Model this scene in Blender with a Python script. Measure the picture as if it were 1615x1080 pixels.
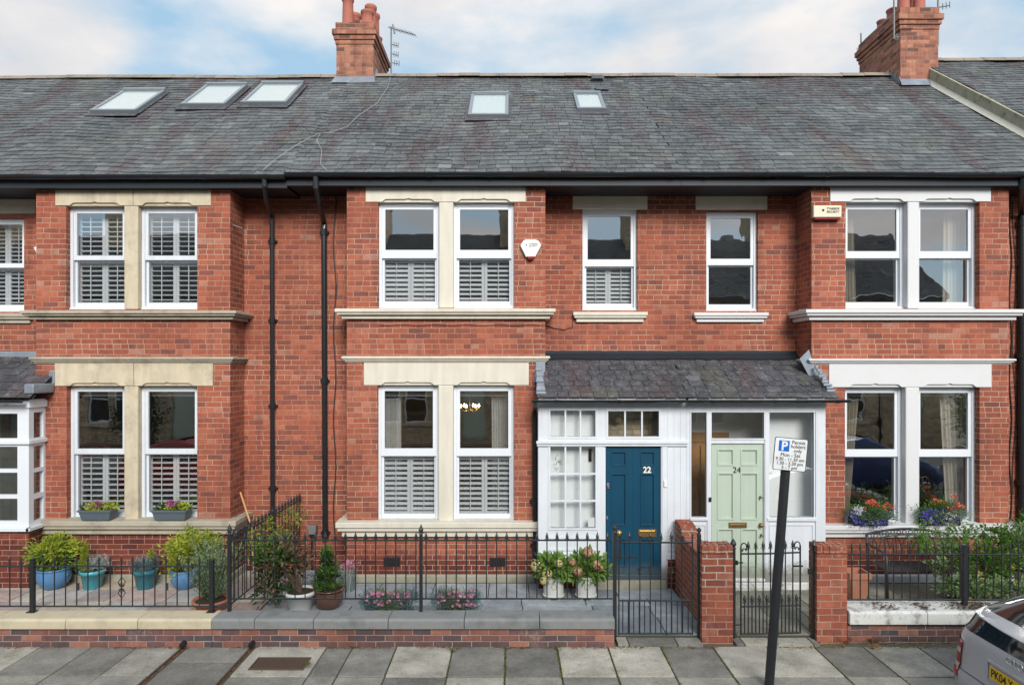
import bpy, bmesh, math, random
from mathutils import Vector, Matrix, noise as mnoise
R = math.radians
random.seed(7)
for o in list(bpy.data.objects): bpy.data.objects.remove(o)
sc = bpy.context.scene
COL = sc.collection

# ------------------------------------------------------------ camera, world, sun, exposure
CAMZ, FPX, HPY, CPX = 3.27, 1040.0, 575.0, 807.5      # eye height, focal length in photo pixels, horizon row, centre column
cam_d = bpy.data.cameras.new("camera"); cam = bpy.data.objects.new("camera", cam_d); COL.objects.link(cam)
cam.location = (0, -10, CAMZ); cam.rotation_euler = (R(90), 0, 0)
cam_d.sensor_width = 36; cam_d.lens = 36*FPX/1615; cam_d.shift_y = (HPY-540)/1615
cam_d.clip_start = .05; cam_d.clip_end = 2000
sc.camera = cam
SUN_EL, SUN_AZ = 31, 14                                # azimuth: degrees to the right of straight behind the camera
W = bpy.data.worlds.new("World"); sc.world = W; W.use_nodes = True
nt = W.node_tree; nt.nodes.clear()
def wn(t, **k):
    n = nt.nodes.new(t)
    for a, b in k.items(): setattr(n, a, b)
    return n
wl = nt.links.new
sky = wn('ShaderNodeTexSky', sky_type='NISHITA', sun_disc=False, sun_elevation=R(SUN_EL), sun_rotation=R(180-SUN_AZ), air_density=1.0, dust_density=.6, ozone_density=1.5)
tc = wn('ShaderNodeTexCoord'); sep = wn('ShaderNodeSeparateXYZ'); wl(tc.outputs['Generated'], sep.inputs[0])
ad = wn('ShaderNodeMath', operation='MAXIMUM'); wl(sep.outputs[2], ad.inputs[0]); ad.inputs[1].default_value = 0
ad2 = wn('ShaderNodeMath', operation='ADD'); wl(ad.outputs[0], ad2.inputs[0]); ad2.inputs[1].default_value = .16
dx = wn('ShaderNodeMath', operation='DIVIDE'); wl(sep.outputs[0], dx.inputs[0]); wl(ad2.outputs[0], dx.inputs[1])
dy = wn('ShaderNodeMath', operation='DIVIDE'); wl(sep.outputs[1], dy.inputs[0]); wl(ad2.outputs[0], dy.inputs[1])
cmb = wn('ShaderNodeCombineXYZ'); wl(dx.outputs[0], cmb.inputs[0]); wl(dy.outputs[0], cmb.inputs[1]); cmb.inputs[2].default_value = 685.28
n1 = wn('ShaderNodeTexNoise'); n1.inputs['Scale'].default_value = 1.15; n1.inputs['Detail'].default_value = 9; n1.inputs['Roughness'].default_value = .52; n1.inputs['Distortion'].default_value = .15
wl(cmb.outputs[0], n1.inputs['Vector'])
cr = wn('ShaderNodeValToRGB'); cr.color_ramp.elements[0].position = .43; cr.color_ramp.elements[1].position = .565
wl(n1.outputs[0], cr.inputs[0])
n2 = wn('ShaderNodeTexNoise'); n2.inputs['Scale'].default_value = 2.3; n2.inputs['Detail'].default_value = 5
mp2 = wn('ShaderNodeMapping'); mp2.inputs['Location'].default_value = (4, 2, 1); wl(cmb.outputs[0], mp2.inputs[0]); wl(mp2.outputs[0], n2.inputs['Vector'])
cc = wn('ShaderNodeValToRGB'); cc.color_ramp.elements[0].position = .35; cc.color_ramp.elements[0].color = (6.0, 6.1, 6.35, 1)
cc.color_ramp.elements[1].position = .62; cc.color_ramp.elements[1].color = (8.0, 7.7, 7.5, 1)
wl(n2.outputs[0], cc.inputs[0])
blue = wn('ShaderNodeMixRGB'); blue.inputs[0].default_value = .7; wl(sky.outputs[0], blue.inputs[1]); blue.inputs[2].default_value = (3.9, 6.1, 7.8, 1)
mx = wn('ShaderNodeMixRGB'); wl(cr.outputs[0], mx.inputs[0]); wl(blue.outputs[0], mx.inputs[1]); wl(cc.outputs[0], mx.inputs[2])
bg = wn('ShaderNodeBackground'); bg.inputs['Strength'].default_value = .061; wl(mx.outputs[0], bg.inputs[0])
wo = wn('ShaderNodeOutputWorld'); wl(bg.outputs[0], wo.inputs[0])
sd = bpy.data.lights.new("sun", 'SUN'); sd.energy = 2.0; sd.angle = R(26); sd.color = (1, .955, .9)
sun = bpy.data.objects.new("sun", sd); COL.objects.link(sun)
sun.rotation_euler = (R(90-SUN_EL), 0, R(SUN_AZ)); sun.location = (4, -20, 20)
sc.view_settings.view_transform = 'Standard'; sc.view_settings.look = 'None'; sc.view_settings.gamma = 1
sc.view_settings.exposure = 1.0
sc.render.engine = 'CYCLES'
sc.cycles.max_bounces = 8; sc.cycles.transparent_max_bounces = 24; sc.cycles.use_denoising = True
sc.cycles.caustics_reflective = False; sc.cycles.caustics_refractive = False

def gx(px, Y): return (px-CPX)*(Y+10)/FPX            # photo column -> X on the plane at depth Y
def gz(py, Y): return CAMZ-(py-HPY)*(Y+10)/FPX       # photo row -> Z on the plane at depth Y

# ------------------------------------------------------------ materials
class NT:
    def __init__(s, name):
        s.m = bpy.data.materials.new(name); s.m.use_nodes = True; s.t = s.m.node_tree; s.t.nodes.clear()
        s.out = s.t.nodes.new('ShaderNodeOutputMaterial')
    def n(s, typ, **k):
        n = s.t.nodes.new(typ)
        for a, b in k.items(): setattr(n, a, b)
        return n
    def put(s, sock, v):
        if isinstance(v, bpy.types.NodeSocket): s.t.links.new(v, sock)
        elif isinstance(v, tuple) and len(v) == 3 and sock.type == 'RGBA': sock.default_value = (*v, 1)
        else: sock.default_value = v
    def math(s, op, a, b=None, c=None, clamp=False):
        n = s.n('ShaderNodeMath', operation=op, use_clamp=clamp); s.put(n.inputs[0], a)
        if b is not None: s.put(n.inputs[1], b)
        if c is not None: s.put(n.inputs[2], c)
        return n.outputs[0]
    def mix(s, f, a, b, bt='MIX'):
        n = s.n('ShaderNodeMixRGB', blend_type=bt); s.put(n.inputs[0], f); s.put(n.inputs[1], a); s.put(n.inputs[2], b); return n.outputs[0]
    def noise(s, vec, scale, detail=3, rough=.5, dist=0):
        n = s.n('ShaderNodeTexNoise'); s.put(n.inputs['Vector'], vec); n.inputs['Scale'].default_value = scale
        n.inputs['Detail'].default_value = detail; n.inputs['Roughness'].default_value = rough; n.inputs['Distortion'].default_value = dist
        return n.outputs[0]
    def ramp(s, f, stops, interp='LINEAR'):
        n = s.n('ShaderNodeValToRGB'); r = n.color_ramp; r.interpolation = interp; s.put(n.inputs[0], f)
        while len(r.elements) < len(stops): r.elements.new(.5)
        for e, (p, c) in zip(r.elements, stops):
            e.position = p; e.color = (*c, 1) if isinstance(c, tuple) else (c, c, c, 1)
        return n.outputs[0]
    def pos(s): return s.n('ShaderNodeNewGeometry').outputs['Position']
    def obj(s): return s.n('ShaderNodeTexCoord').outputs['Object']
    def mapv(s, vec, scale=(1, 1, 1), loc=(0, 0, 0)):
        n = s.n('ShaderNodeMapping'); s.put(n.inputs[0], vec); n.inputs['Scale'].default_value = scale; n.inputs['Location'].default_value = loc; return n.outputs[0]
    def tone(s):
        return s.n('ShaderNodeAttribute', attribute_name='tone').outputs['Fac']
    def sep(s, v):
        n = s.n('ShaderNodeSeparateXYZ'); s.put(n.inputs[0], v); return n.outputs
    def comb(s, x, y, z):
        n = s.n('ShaderNodeCombineXYZ'); s.put(n.inputs[0], x); s.put(n.inputs[1], y); s.put(n.inputs[2], z); return n.outputs[0]
    def bump(s, h, dist=.01, strength=.5):
        n = s.n('ShaderNodeBump'); s.put(n.inputs['Height'], h); n.inputs['Distance'].default_value = dist; n.inputs['Strength'].default_value = strength; return n.outputs[0]
    def bsdf(s, col, rough=.6, normal=None, metal=0, spec=.5, **k):
        b = s.n('ShaderNodeBsdfPrincipled'); s.put(b.inputs['Base Color'], col); s.put(b.inputs['Roughness'], rough)
        b.inputs['Metallic'].default_value = metal; b.inputs['Specular IOR Level'].default_value = spec
        if normal is not None: s.put(b.inputs['Normal'], normal)
        for a, v in k.items(): s.put(b.inputs[a.replace('_', ' ')], v)
        s.t.links.new(b.outputs[0], s.out.inputs[0]); return b

def brick_mat(name, ramp, mortar, w=.236, h=.0815, joint=.0052, hdr_every=6, mottle=.35, pale=.35, grime=0.0, z0=0.0, damp_=0.0):
    N = NT(name); P = N.pos()
    nz = N.n('ShaderNodeTexNoise'); N.put(nz.inputs['Vector'], P); nz.inputs['Scale'].default_value = 5; nz.inputs['Detail'].default_value = 3
    ds = N.n('ShaderNodeVectorMath', operation='MULTIPLY_ADD'); N.put(ds.inputs[0], nz.outputs['Color']); ds.inputs[1].default_value = (.010, .010, .012); N.put(ds.inputs[2], P)
    x, y, z = N.sep(ds.outputs[0]); nx, ny, nzz = N.sep(N.n('ShaderNodeNewGeometry').outputs['True Normal'])
    top = N.math('GREATER_THAN', N.math('ABSOLUTE', nzz), .7)
    u = N.math('ADD', x, N.math('MULTIPLY', y, N.math('SUBTRACT', 1, top)))
    v = N.math('ADD', N.math('MULTIPLY', z, N.math('SUBTRACT', 1, top)), N.math('MULTIPLY', y, top))
    v = N.math('ADD', v, 40*h-z0); u = N.math('ADD', u, 100*w)
    vr = N.math('DIVIDE', v, h); row = N.math('FLOOR', vr); rv = N.math('FRACT', vr)
    hdr = N.math('COMPARE', N.math('MODULO', row, hdr_every), 0, .5)
    weff = N.math('MULTIPLY_ADD', hdr, -w/2, w)
    wr = N.n('ShaderNodeTexWhiteNoise', noise_dimensions='1D'); N.put(wr.inputs['W'], row)
    uu = N.math('ADD', N.math('DIVIDE', u, weff), N.math('ADD', N.math('MULTIPLY', row, .5), N.math('MULTIPLY', wr.outputs['Value'], .22)))
    colu = N.math('FLOOR', uu); fu = N.math('FRACT', uu)
    wn_ = N.n('ShaderNodeTexWhiteNoise', noise_dimensions='3D'); N.put(wn_.inputs['Vector'], N.comb(colu, row, hdr)); rnd = wn_.outputs['Value']
    du = N.math('MULTIPLY', N.math('MINIMUM', fu, N.math('SUBTRACT', 1, fu)), weff)
    dv = N.math('MULTIPLY', N.math('MINIMUM', rv, N.math('SUBTRACT', 1, rv)), h)
    fine = N.noise(P, 60, 3, .6)
    d = N.math('ADD', N.math('MINIMUM', du, dv), N.math('MULTIPLY', N.math('SUBTRACT', fine, .5), .004))
    mask = N.math('DIVIDE', N.math('SUBTRACT', d, joint-.0015), .003, clamp=True)
    big = N.noise(P, .9, 4, .6)
    f = N.math('ADD', rnd, N.math('MULTIPLY', N.math('SUBTRACT', big, .5), mottle))
    col = N.ramp(f, ramp)
    mid = N.noise(P, 14, 4, .65)
    col = N.mix(.5, col, N.ramp(mid, [(.3, .7), (.7, 1.24)]), 'MULTIPLY')
    pn = N.math('MULTIPLY', N.ramp(N.noise(P, 1.7, 5, .7), [(.56, 0.0), (.74, 1.0)]), N.ramp(N.noise(P, 25, 3, .7), [(.4, 0.0), (.65, 1.0)]))
    col = N.mix(N.math('MULTIPLY', pn, pale), col, (.62, .46, .38))
    sx, sy, sz_ = N.sep(P)
    st = N.noise(N.comb(N.math('MULTIPLY', sx, 6), sy, N.math('MULTIPLY', sz_, .8)), 1.0, 4, .6)
    col = N.mix(N.math('MULTIPLY', N.ramp(st, [(.5, 0.0), (.70, 1.0)]), .5+grime), col, (.12, .055, .045))
    col = N.mix(1.0, col, N.ramp(N.noise(N.mapv(P, loc=(7, 0, 2)), .55, 5, .6), [(.3, .78), (.7, 1.18)]), 'MULTIPLY')
    lim = N.math('MULTIPLY', N.math('LESS_THAN', sx, -3.4), .32)
    damp = N.math('MULTIPLY', N.ramp(N.math('ADD', N.math('SUBTRACT', sz_, lim), N.math('MULTIPLY', mid, .25)), [(.44, 1.0), (.60, 0.0)]), damp_)
    col = N.mix(damp, col, N.mix(1.0, col, (.45, .38, .48), 'MULTIPLY'))
    mcol = N.mix(mid, tuple(c*.8 for c in mortar), tuple(min(1, c*1.15) for c in mortar))
    mcol = N.mix(N.ramp(N.noise(P, 1.3, 3), [(.38, 0.0), (.58, .85)]), mcol, (.40, .19, .12))
    col = N.mix(mask, mcol, col)
    hgt = N.math('ADD', N.math('MULTIPLY', mask, 1.0), N.math('ADD', N.math('MULTIPLY', fine, .4), N.math('MULTIPLY', rnd, .35)))
    N.bsdf(col, .85, N.bump(hgt, .006, .8), spec=.25)
    return N.m
RED = [(0.0, (.22, .085, .070)), (.08, (.295, .095, .068)), (.25, (.345, .106, .068)), (.55, (.375, .110, .068)), (.85, (.435, .140, .084)), (.97, (.445, .165, .108)), (1.0, (.44, .23, .175))]
DARK = [(0.0, (.10, .08, .09)), (.3, (.15, .09, .09)), (.5, (.20, .10, .09)), (.7, (.29, .125, .095)), (1.0, (.38, .18, .13))]
BUFF = [(0.0, (.32, .27, .18)), (.3, (.45, .38, .25)), (.6, (.54, .46, .31)), (1.0, (.60, .53, .38))]
STACK = [(0.0, (.14, .07, .055)), (.2, (.25, .105, .07)), (.6, (.35, .14, .09)), (1.0, (.42, .20, .13))]
RED = [(p, (r*.88, g*.85, b_*.84)) for p, (r, g, b_) in RED]
M = {}
M['brick'] = brick_mat('red_brick', RED, (.55, .40, .29), h=.0798, joint=.0047, damp_=.95, pale=.2, mottle=.28)
M['brick_low'] = brick_mat('weathered_brick', DARK, (.40, .36, .31), w=.225, h=.0735, joint=.005, hdr_every=900, pale=.6, z0=-.05)
M['brick_pier'] = brick_mat('pier_brick', RED, (.50, .42, .34), w=.25, h=.084, joint=.0068, hdr_every=900, grime=.1, z0=-.05, pale=.5)
M['brick_stack'] = brick_mat('chimney_brick', STACK, (.33, .22, .16), grime=.32, pale=.2, mottle=.5)
M['brick_buff'] = brick_mat('buff_brick', BUFF, (.35, .30, .22), grime=0)

def plain(name, col, rough=.5, var=.12, bump=.0, scale=8, metal=0, spec=.5, dirt=None, dirt_amt=.4, dscale=3, streak=0, low=0, **k):
    N = NT(name); P = N.pos() if not k.pop('local', False) else N.obj()
    n = N.noise(P, scale, 5, .6)
    c = N.mix(n, tuple(x*(1-var) for x in col), tuple(min(1, x*(1+var)) for x in col))
    if dirt: c = N.mix(N.math('MULTIPLY', N.ramp(N.noise(P, dscale, 6, .7), [(.5, 0.0), (.7, 1.0)]), dirt_amt), c, dirt)
    if streak: c = N.mix(streak, c, N.ramp(N.noise(N.mapv(P, (7, 7, .9)), 1.0, 5, .65), [(.40, 1.0), (.72, .55)]), 'MULTIPLY')
    if low:
        z_ = N.sep(P)[2]; c = N.mix(N.math('MULTIPLY', N.ramp(N.math('SUBTRACT', z_, N.math('MULTIPLY', N.noise(P, 9, 5, .7), .45)), [(.0, 1.0), (.16, 0.0)]), low), c, (.17, .16, .12))
    nm = N.bump(N.noise(P, scale*8, 4, .7), .004, bump) if bump else None
    N.bsdf(c, rough, nm, metal=metal, spec=spec, **k)
    return N.m
M['white'] = plain('white_upvc', (.72, .76, .81), .28, .02)
M['shutter'] = plain('white_shutter_paint', (.84, .86, .88), .45, .02)
M['whitewood'] = plain('white_painted_timber', (.68, .72, .77), .42, .04, .15, 5, dirt=(.5, .52, .5), dirt_amt=.2, streak=.25, low=.8)
M['cream'] = plain('cream_painted_stone', (.68, .64, .54), .55, .03, .25, 6, dirt=(.55, .46, .32), dirt_amt=.25, streak=.35)
M['whitestone'] = plain('white_painted_stone', (.64, .65, .66), .55, .03, .25, 6, dirt=(.5, .48, .4), dirt_amt=.18)
M['sandstone'] = plain('weathered_sandstone', (.60, .52, .38), .85, .14, .4, 7, dirt=(.30, .26, .19), dirt_amt=.6, streak=.5)
M['sandtop'] = plain('grey_weathered_sandstone', (.42, .38, .30), .85, .18, .5, 7, dirt=(.16, .15, .11), dirt_amt=.65)
M['lintel_old'] = plain('aged_painted_lintel', (.80, .74, .59), .7, .06, .3, 7, dirt=(.4, .36, .25), dirt_amt=.25)
M['concrete'] = plain('pale_coping', (.60, .52, .37), .8, .08, .4, 9, dirt=(.34, .30, .21), dirt_amt=.55)
M['greystone'] = plain('grey_coping', (.235, .242, .24), .8, .2, .5, 9, dirt=(.09, .105, .09), dirt_amt=.55)
M['limewash'] = plain('flaking_white_coping', (.70, .71, .68), .75, .08, .4, 9, dirt=(.13, .10, .06), dirt_amt=.95, dscale=5)
M['plinth'] = plain('rendered_plinth', (.34, .32, .25), .85, .2, .4, 4, dirt=(.12, .13, .07), dirt_amt=.6)
M['black'] = plain('black_gloss_paint', (.018, .02, .023), .25, .2, 0, 8)
M['fascia'] = plain('blue_black_fascia', (.012, .018, .026), .55, .25, .1, 3)
M['iron'] = plain('black_iron', (.022, .024, .026), .38, .3, .3, 30)
M['lead'] = plain('lead_flashing', (.24, .28, .33), .5, .25, .4, 9, metal=.3, dirt=(.5, .53, .56), dirt_amt=.5)
M['ridge'] = plain('ridge_stone', (.27, .225, .18), .9, .3, .5, 5, dirt=(.13, .12, .10), dirt_amt=.8)
M['mosswall'] = plain('mossy_render', (.36, .34, .25), .95, .3, .7, 12, dirt=(.10, .10, .055), dirt_amt=.85, dscale=6)
M['cement'] = plain('cement_fillet', (.55, .53, .46), .9, .15, .4, 9)
M['alu'] = plain('grey_aluminium', (.30, .34, .37), .4, .08, 0, 9, metal=.5)
M['terracotta'] = plain('terracotta', (.42, .17, .10), .8, .15, .3, 9, dirt=(.5, .36, .27), dirt_amt=.4)
M['potred'] = plain('chimney_pot_clay', (.40, .13, .09), .8, .15, .3, 9, dirt=(.14, .08, .06), dirt_amt=.4)
M['potblue'] = plain('blue_glaze', (.09, .22, .42), .18, .3, .1, 6)
M['potteal'] = plain('turquoise_glaze', (.06, .32, .38), .18, .4, .1, 6)
M['potdteal'] = plain('deep_teal_glaze', (.03, .18, .24), .18, .4, .1, 6)
M['potbrown'] = plain('brown_glaze', (.11, .055, .04), .2, .4, .1, 6)
M['potwhite'] = plain('white_stone_pot', (.62, .63, .60), .6, .06, .2, 6, dirt=(.4, .4, .34), dirt_amt=.3)
M['planter'] = plain('slate_grey_plastic', (.10, .13, .155), .5, .1, .1, 6)
M['soil'] = plain('soil', (.04, .028, .018), .95, .4, .8, 20)
M['bark'] = plain('bark', (.11, .075, .045), .9, .3, .5, 20)
M['cane'] = plain('bamboo_cane', (.55, .30, .13), .5, .1)
M['brass'] = plain('brass', (.65, .42, .12), .3, .15, 0, 9, metal=.9)
M['dullbrass'] = plain('dull_brass', (.30, .20, .09), .4, .2, 0, 9, metal=.8)
M['steel'] = plain('galvanised_steel', (.20, .20, .20), .6, .15, 0, 9, metal=.3)
M['bluedoor'] = plain('petrol_blue_gloss', (.006, .060, .112), .32, .14, .1, 4, streak=.3, low=.35)
M['greendoor'] = plain('sage_green_gloss', (.47, .56, .47), .35, .04, .08, 4, dirt=(.4, .42, .3), dirt_amt=.15, streak=.2, low=.6)
M['redplastic'] = plain('red_lens', (.22, .015, .02), .2, .1)
M['alarm'] = plain('cream_plastic', (.70, .64, .48), .45, .04)
M['alarmw'] = plain('white_plastic', (.80, .80, .80), .35, .02)
M['ink'] = plain('black_ink', (.02, .02, .02), .6, .05)
M['signwhite'] = plain('sign_white', (.76, .79, .80), .35, .05, dirt=(.5, .48, .4), dirt_amt=.2)
M['signblue'] = plain('sign_blue', (.005, .13, .55), .35, .05)
M['numwhite'] = plain('number_white', (.85, .8, .72), .35, .05)
M['vent'] = plain('air_brick_iron', (.010, .010, .012), .7, .2, .5, 40)
M['interior'] = plain('interior_plaster', (.62, .60, .56), .9, .04)
M['floorboards'] = plain('interior_floorboards', (.16, .10, .06), .6, .2)
M['porchin'] = plain('porch_plaster', (.78, .80, .80), .8, .04)
M['innerwood'] = plain('varnished_inner_door', (.36, .19, .075), .35, .3, .1, 3)
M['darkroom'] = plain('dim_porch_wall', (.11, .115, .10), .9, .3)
M['asphalt'] = plain('asphalt', (.10, .10, .098), .9, .25, .6, 30)
M['kerb'] = plain('kerb_stone', (.27, .26, .24), .85, .2, .5, 15)
M['earth'] = plain('earth_bed', (.10, .09, .07), .95, .3, .5, 5)
M['joint'] = plain('sandy_joint', (.12, .115, .085), .95, .3, .6, 14, dirt=(.10, .13, .03), dirt_amt=.8, dscale=4)
M['patiojoint'] = plain('patio_joint', (.06, .065, .05), .95, .3, .5, 14, dirt=(.08, .10, .03), dirt_amt=.6)
M['rust'] = plain('rusty_cover', (.13, .085, .06), .75, .3, .6, 30, metal=.2, dirt=(.09, .09, .085), dirt_amt=.5)
M['tyre'] = plain('tyre_rubber', (.02, .02, .02), .8, .2)
M['darktrim'] = plain('dark_trim', (.02, .022, .025), .45, .1)
M['benchiron'] = plain('bench_iron', (.035, .035, .038), .45, .2, .2, 20)
M['rail'] = plain('plate_yellow', (.85, .55, .02), .4, .03)
M['wire'] = plain('black_cable', (.03, .03, .03), .5, .1)
M['greywire'] = plain('grey_cable', (.35, .36, .36), .6, .1)

def slate_mat(name, stops, lichen=.35):
    N = NT(name); P = N.pos(); t = N.tone()
    x, y, z = N.sep(P)
    st = N.noise(N.comb(N.math('MULTIPLY', x, 1.6), N.math('MULTIPLY', y, .42), 0.0), 1.0, 4, .55)
    f = N.math('ADD', t, N.math('MULTIPLY', N.math('SUBTRACT', N.noise(P, .55, 4), .5), .9))
    c = N.ramp(f, stops)
    c = N.mix(N.math('MULTIPLY', N.ramp(st, [(.50, 0.0), (.64, 1.0)]), N.math('MULTIPLY_ADD', t, .3, .62)), c, (.082, .058, .062))
    c = N.mix(N.math('MULTIPLY', N.ramp(N.noise(P, 7, 6, .75), [(.5, 0.0), (.72, 1.0)]), lichen), c, (.36, .39, .38))
    c = N.mix(N.math('MULTIPLY', N.ramp(N.noise(N.mapv(P, loc=(9, 3, 1)), 1.1, 5, .65), [(.56, 0.0), (.7, 1.0)]), .38), c, (.16, .15, .105))
    c = N.mix(N.math('MULTIPLY', N.ramp(N.noise(P, 34, 2, .6), [(.66, 0.0), (.72, 1.0)]), .55), c, (.55, .56, .52))
    N.bsdf(c, N.math('MULTIPLY_ADD', t, .2, .62), N.bump(N.noise(P, 45, 5, .7), .006, .6), spec=.25)
    return N.m
M['slate'] = slate_mat('roof_slate', [(0, (.044, .047, .051)), (.3, (.078, .085, .090)), (.6, (.120, .130, .134)), (.85, (.172, .184, .187)), (1, (.24, .25, .25))])
M['slatep'] = slate_mat('porch_slate', [(0, (.035, .037, .042)), (.4, (.065, .067, .075)), (.75, (.10, .092, .115)), (1, (.14, .14, .15))], .3)

def slab_mat(name, stops, spots=.5, moss=.3, rough=.85):
    N = NT(name); P = N.pos(); t = N.tone()
    c = N.ramp(t, stops)
    c = N.mix(.9, c, N.ramp(N.noise(P, 2.6, 7, .7), [(.28, .55), (.72, 1.4)]), 'MULTIPLY')
    c = N.mix(.6, c, N.ramp(N.noise(P, 70, 3, .75), [(.25, .45), (.75, 1.6)]), 'MULTIPLY')
    c = N.mix(N.math('MULTIPLY', N.ramp(N.noise(P, 42, 2, .5), [(.68, 0.0), (.74, 1.0)]), spots), c, (.05, .05, .045))
    c = N.mix(N.math('MULTIPLY', N.ramp(N.noise(N.mapv(P, loc=(1, 5, 0)), 5.5, 6, .75), [(.54, 0.0), (.66, 1.0)]), moss), c, (.13, .125, .10))
    c = N.mix(N.math('MULTIPLY', N.ramp(N.noise(P, 16, 5, .75), [(.52, 0.0), (.68, 1.0)]), spots), c, (.36, .36, .32))
    c = N.mix(N.math('MULTIPLY', N.ramp(N.noise(N.mapv(P, loc=(3, 8, 0)), 1.9, 6, .7), [(.52, 0.0), (.72, 1.0)]), moss), c, (.10, .105, .06))
    N.bsdf(c, rough, N.bump(N.noise(P, 55, 4, .7), .005, .6), spec=.3)
    return N.m
M['pave'] = slab_mat('pavement_slab', [(0, (.18, .172, .155)), (.35, (.25, .238, .21)), (.7, (.35, .33, .285)), (1, (.50, .465, .39))], .3, .4)
M['patblue'] = slab_mat('blue_grey_flag', [(0, (.22, .25, .28)), (.5, (.29, .32, .35)), (1, (.38, .41, .44))], .2, .25)
M['patsand'] = slab_mat('mixed_sandstone_flag', [(0, (.32, .29, .28)), (.2, (.48, .36, .32)), (.4, (.44, .43, .41)), (.6, (.54, .43, .29)), (.8, (.42, .42, .39)), (1, (.56, .49, .40))], .1, .15)
M['patmoss'] = slab_mat('mossy_flag', [(0, (.15, .15, .12)), (.5, (.22, .215, .17)), (1, (.30, .29, .24))], .15, .5)

def leaf_mat(name, dark, light, rough=.45, trans=.25):
    N = NT(name); c = N.ramp(N.tone(), [(0, dark), (1, light)])
    b = N.n('ShaderNodeBsdfPrincipled'); N.put(b.inputs['Base Color'], c); b.inputs['Roughness'].default_value = rough; b.inputs['Specular IOR Level'].default_value = .3
    tr = N.n('ShaderNodeBsdfTranslucent'); N.put(tr.inputs[0], c)
    mxx = N.n('ShaderNodeMixShader'); mxx.inputs[0].default_value = trans
    N.t.links.new(b.outputs[0], mxx.inputs[1]); N.t.links.new(tr.outputs[0], mxx.inputs[2]); N.t.links.new(mxx.outputs[0], N.out.inputs[0])
    return N.m
M['lf_lime'] = leaf_mat('lime_leaf', (.10, .17, .02), (.45, .50, .06))
M['lf_green'] = leaf_mat('green_leaf', (.035, .09, .018), (.15, .29, .05))
M['lf_fresh'] = leaf_mat('fresh_green_leaf', (.05, .13, .025), (.24, .38, .08))
M['lf_pale'] = leaf_mat('pale_green_leaf', (.07, .13, .045), (.30, .42, .18))
M['lf_dark'] = leaf_mat('dark_glossy_leaf', (.012, .035, .014), (.07, .12, .045), .3)
M['lf_russet'] = leaf_mat('russet_leaf', (.07, .04, .025), (.30, .19, .11), .4)
M['lf_silver'] = leaf_mat('silver_leaf', (.20, .26, .25), (.46, .52, .50), .7)
M['lf_blue'] = leaf_mat('blue_grey_blade', (.07, .14, .14), (.26, .38, .38), .6)
M['lf_rosemary'] = leaf_mat('rosemary_leaf', (.07, .12, .06), (.30, .40, .24), .6)
M['lf_pink'] = leaf_mat('pink_petal', (.50, .13, .30), (.85, .48, .62), .7)
M['lf_magenta'] = leaf_mat('magenta_petal', (.30, .03, .22), (.62, .14, .45), .7)
M['lf_coral'] = leaf_mat('coral_petal', (.75, .10, .06), (.90, .30, .18), .7)
M['lf_blueflower'] = leaf_mat('blue_petal', (.06, .05, .35), (.25, .20, .68), .7)
M['lf_white'] = leaf_mat('white_petal', (.6, .62, .66), (.85, .85, .88), .7)
M['lf_hydra'] = leaf_mat('faded_hydrangea', (.40, .16, .12), (.68, .50, .30), .7)
M['lf_dry'] = leaf_mat('dry_leaf', (.16, .07, .025), (.50, .30, .12), .8)
M['litter'] = leaf_mat('old_leaf_litter', (.05, .03, .018), (.22, .12, .06), .9, 0)
M['lf_yellow'] = leaf_mat('yellow_petal', (.7, .45, .02), (.85, .65, .05), .7)
M['moss'] = leaf_mat('moss_blade', (.05, .07, .015), (.22, .24, .05), .8)
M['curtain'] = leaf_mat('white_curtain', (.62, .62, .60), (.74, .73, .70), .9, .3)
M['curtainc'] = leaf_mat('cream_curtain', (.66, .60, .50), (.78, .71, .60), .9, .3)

def glass_mat(name, tint=(.96, .98, .98), base=.13, wob=.0012, scale=1.6):
    N = NT(name)
    tr = N.n('ShaderNodeBsdfTransparent'); N.put(tr.inputs[0], tint)
    gl = N.n('ShaderNodeBsdfGlossy'); gl.inputs['Roughness'].default_value = .008; gl.inputs['Color'].default_value = (1, 1, 1, 1)
    N.put(gl.inputs['Normal'], N.bump(N.noise(N.pos(), scale, 2, .5), wob, 1.0))
    lw = N.n('ShaderNodeLayerWeight'); lw.inputs['Blend'].default_value = .5      # facing is the same from both sides of the pane
    f = N.math('MULTIPLY_ADD', N.math('POWER', lw.outputs['Facing'], 5.0), 1-base, base, clamp=True)
    mxx = N.n('ShaderNodeMixShader'); N.put(mxx.inputs[0], f)
    N.t.links.new(tr.outputs[0], mxx.inputs[1]); N.t.links.new(gl.outputs[0], mxx.inputs[2]); N.t.links.new(mxx.outputs[0], N.out.inputs[0])
    return N.m
M['glass'] = glass_mat('window_glass', base=.34)
M['glassold'] = glass_mat('old_window_glass', wob=.0022, base=.36, scale=2.0)
M['glassp'] = glass_mat('porch_glass', base=.11)
def simple(name, col, rough, metal=0, coat=0, spec=.5):
    N = NT(name); N.bsdf(col, rough, metal=metal, spec=spec, Coat_Weight=coat); return N.m
M['blind'] = simple('skylight_blind', (.56, .62, .62), .25)
M['carglass'] = simple('car_glass', (.012, .016, .018), .04, spec=.9)
M['chrome'] = simple('chrome', (.75, .76, .78), .15, 1)
M['lampred'] = simple('tail_lamp_red', (.40, .012, .018), .12, coat=.5)
M['lampclear'] = simple('tail_lamp_clear', (.55, .5, .5), .12, coat=.5)
def car_paint(name, col):
    N = NT(name); c = N.mix(N.ramp(N.noise(N.obj(), 900, 1), [(.4, 0.0), (.6, 1.0)]), tuple(x*.9 for x in col), col)
    N.bsdf(c, .42, metal=.15, Coat_Weight=.35, Coat_Roughness=.05); return N.m
M['silver'] = car_paint('silver_car_paint', (.50, .52, .55))
M['redcar'] = car_paint('red_car_paint', (.28, .01, .015))
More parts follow.
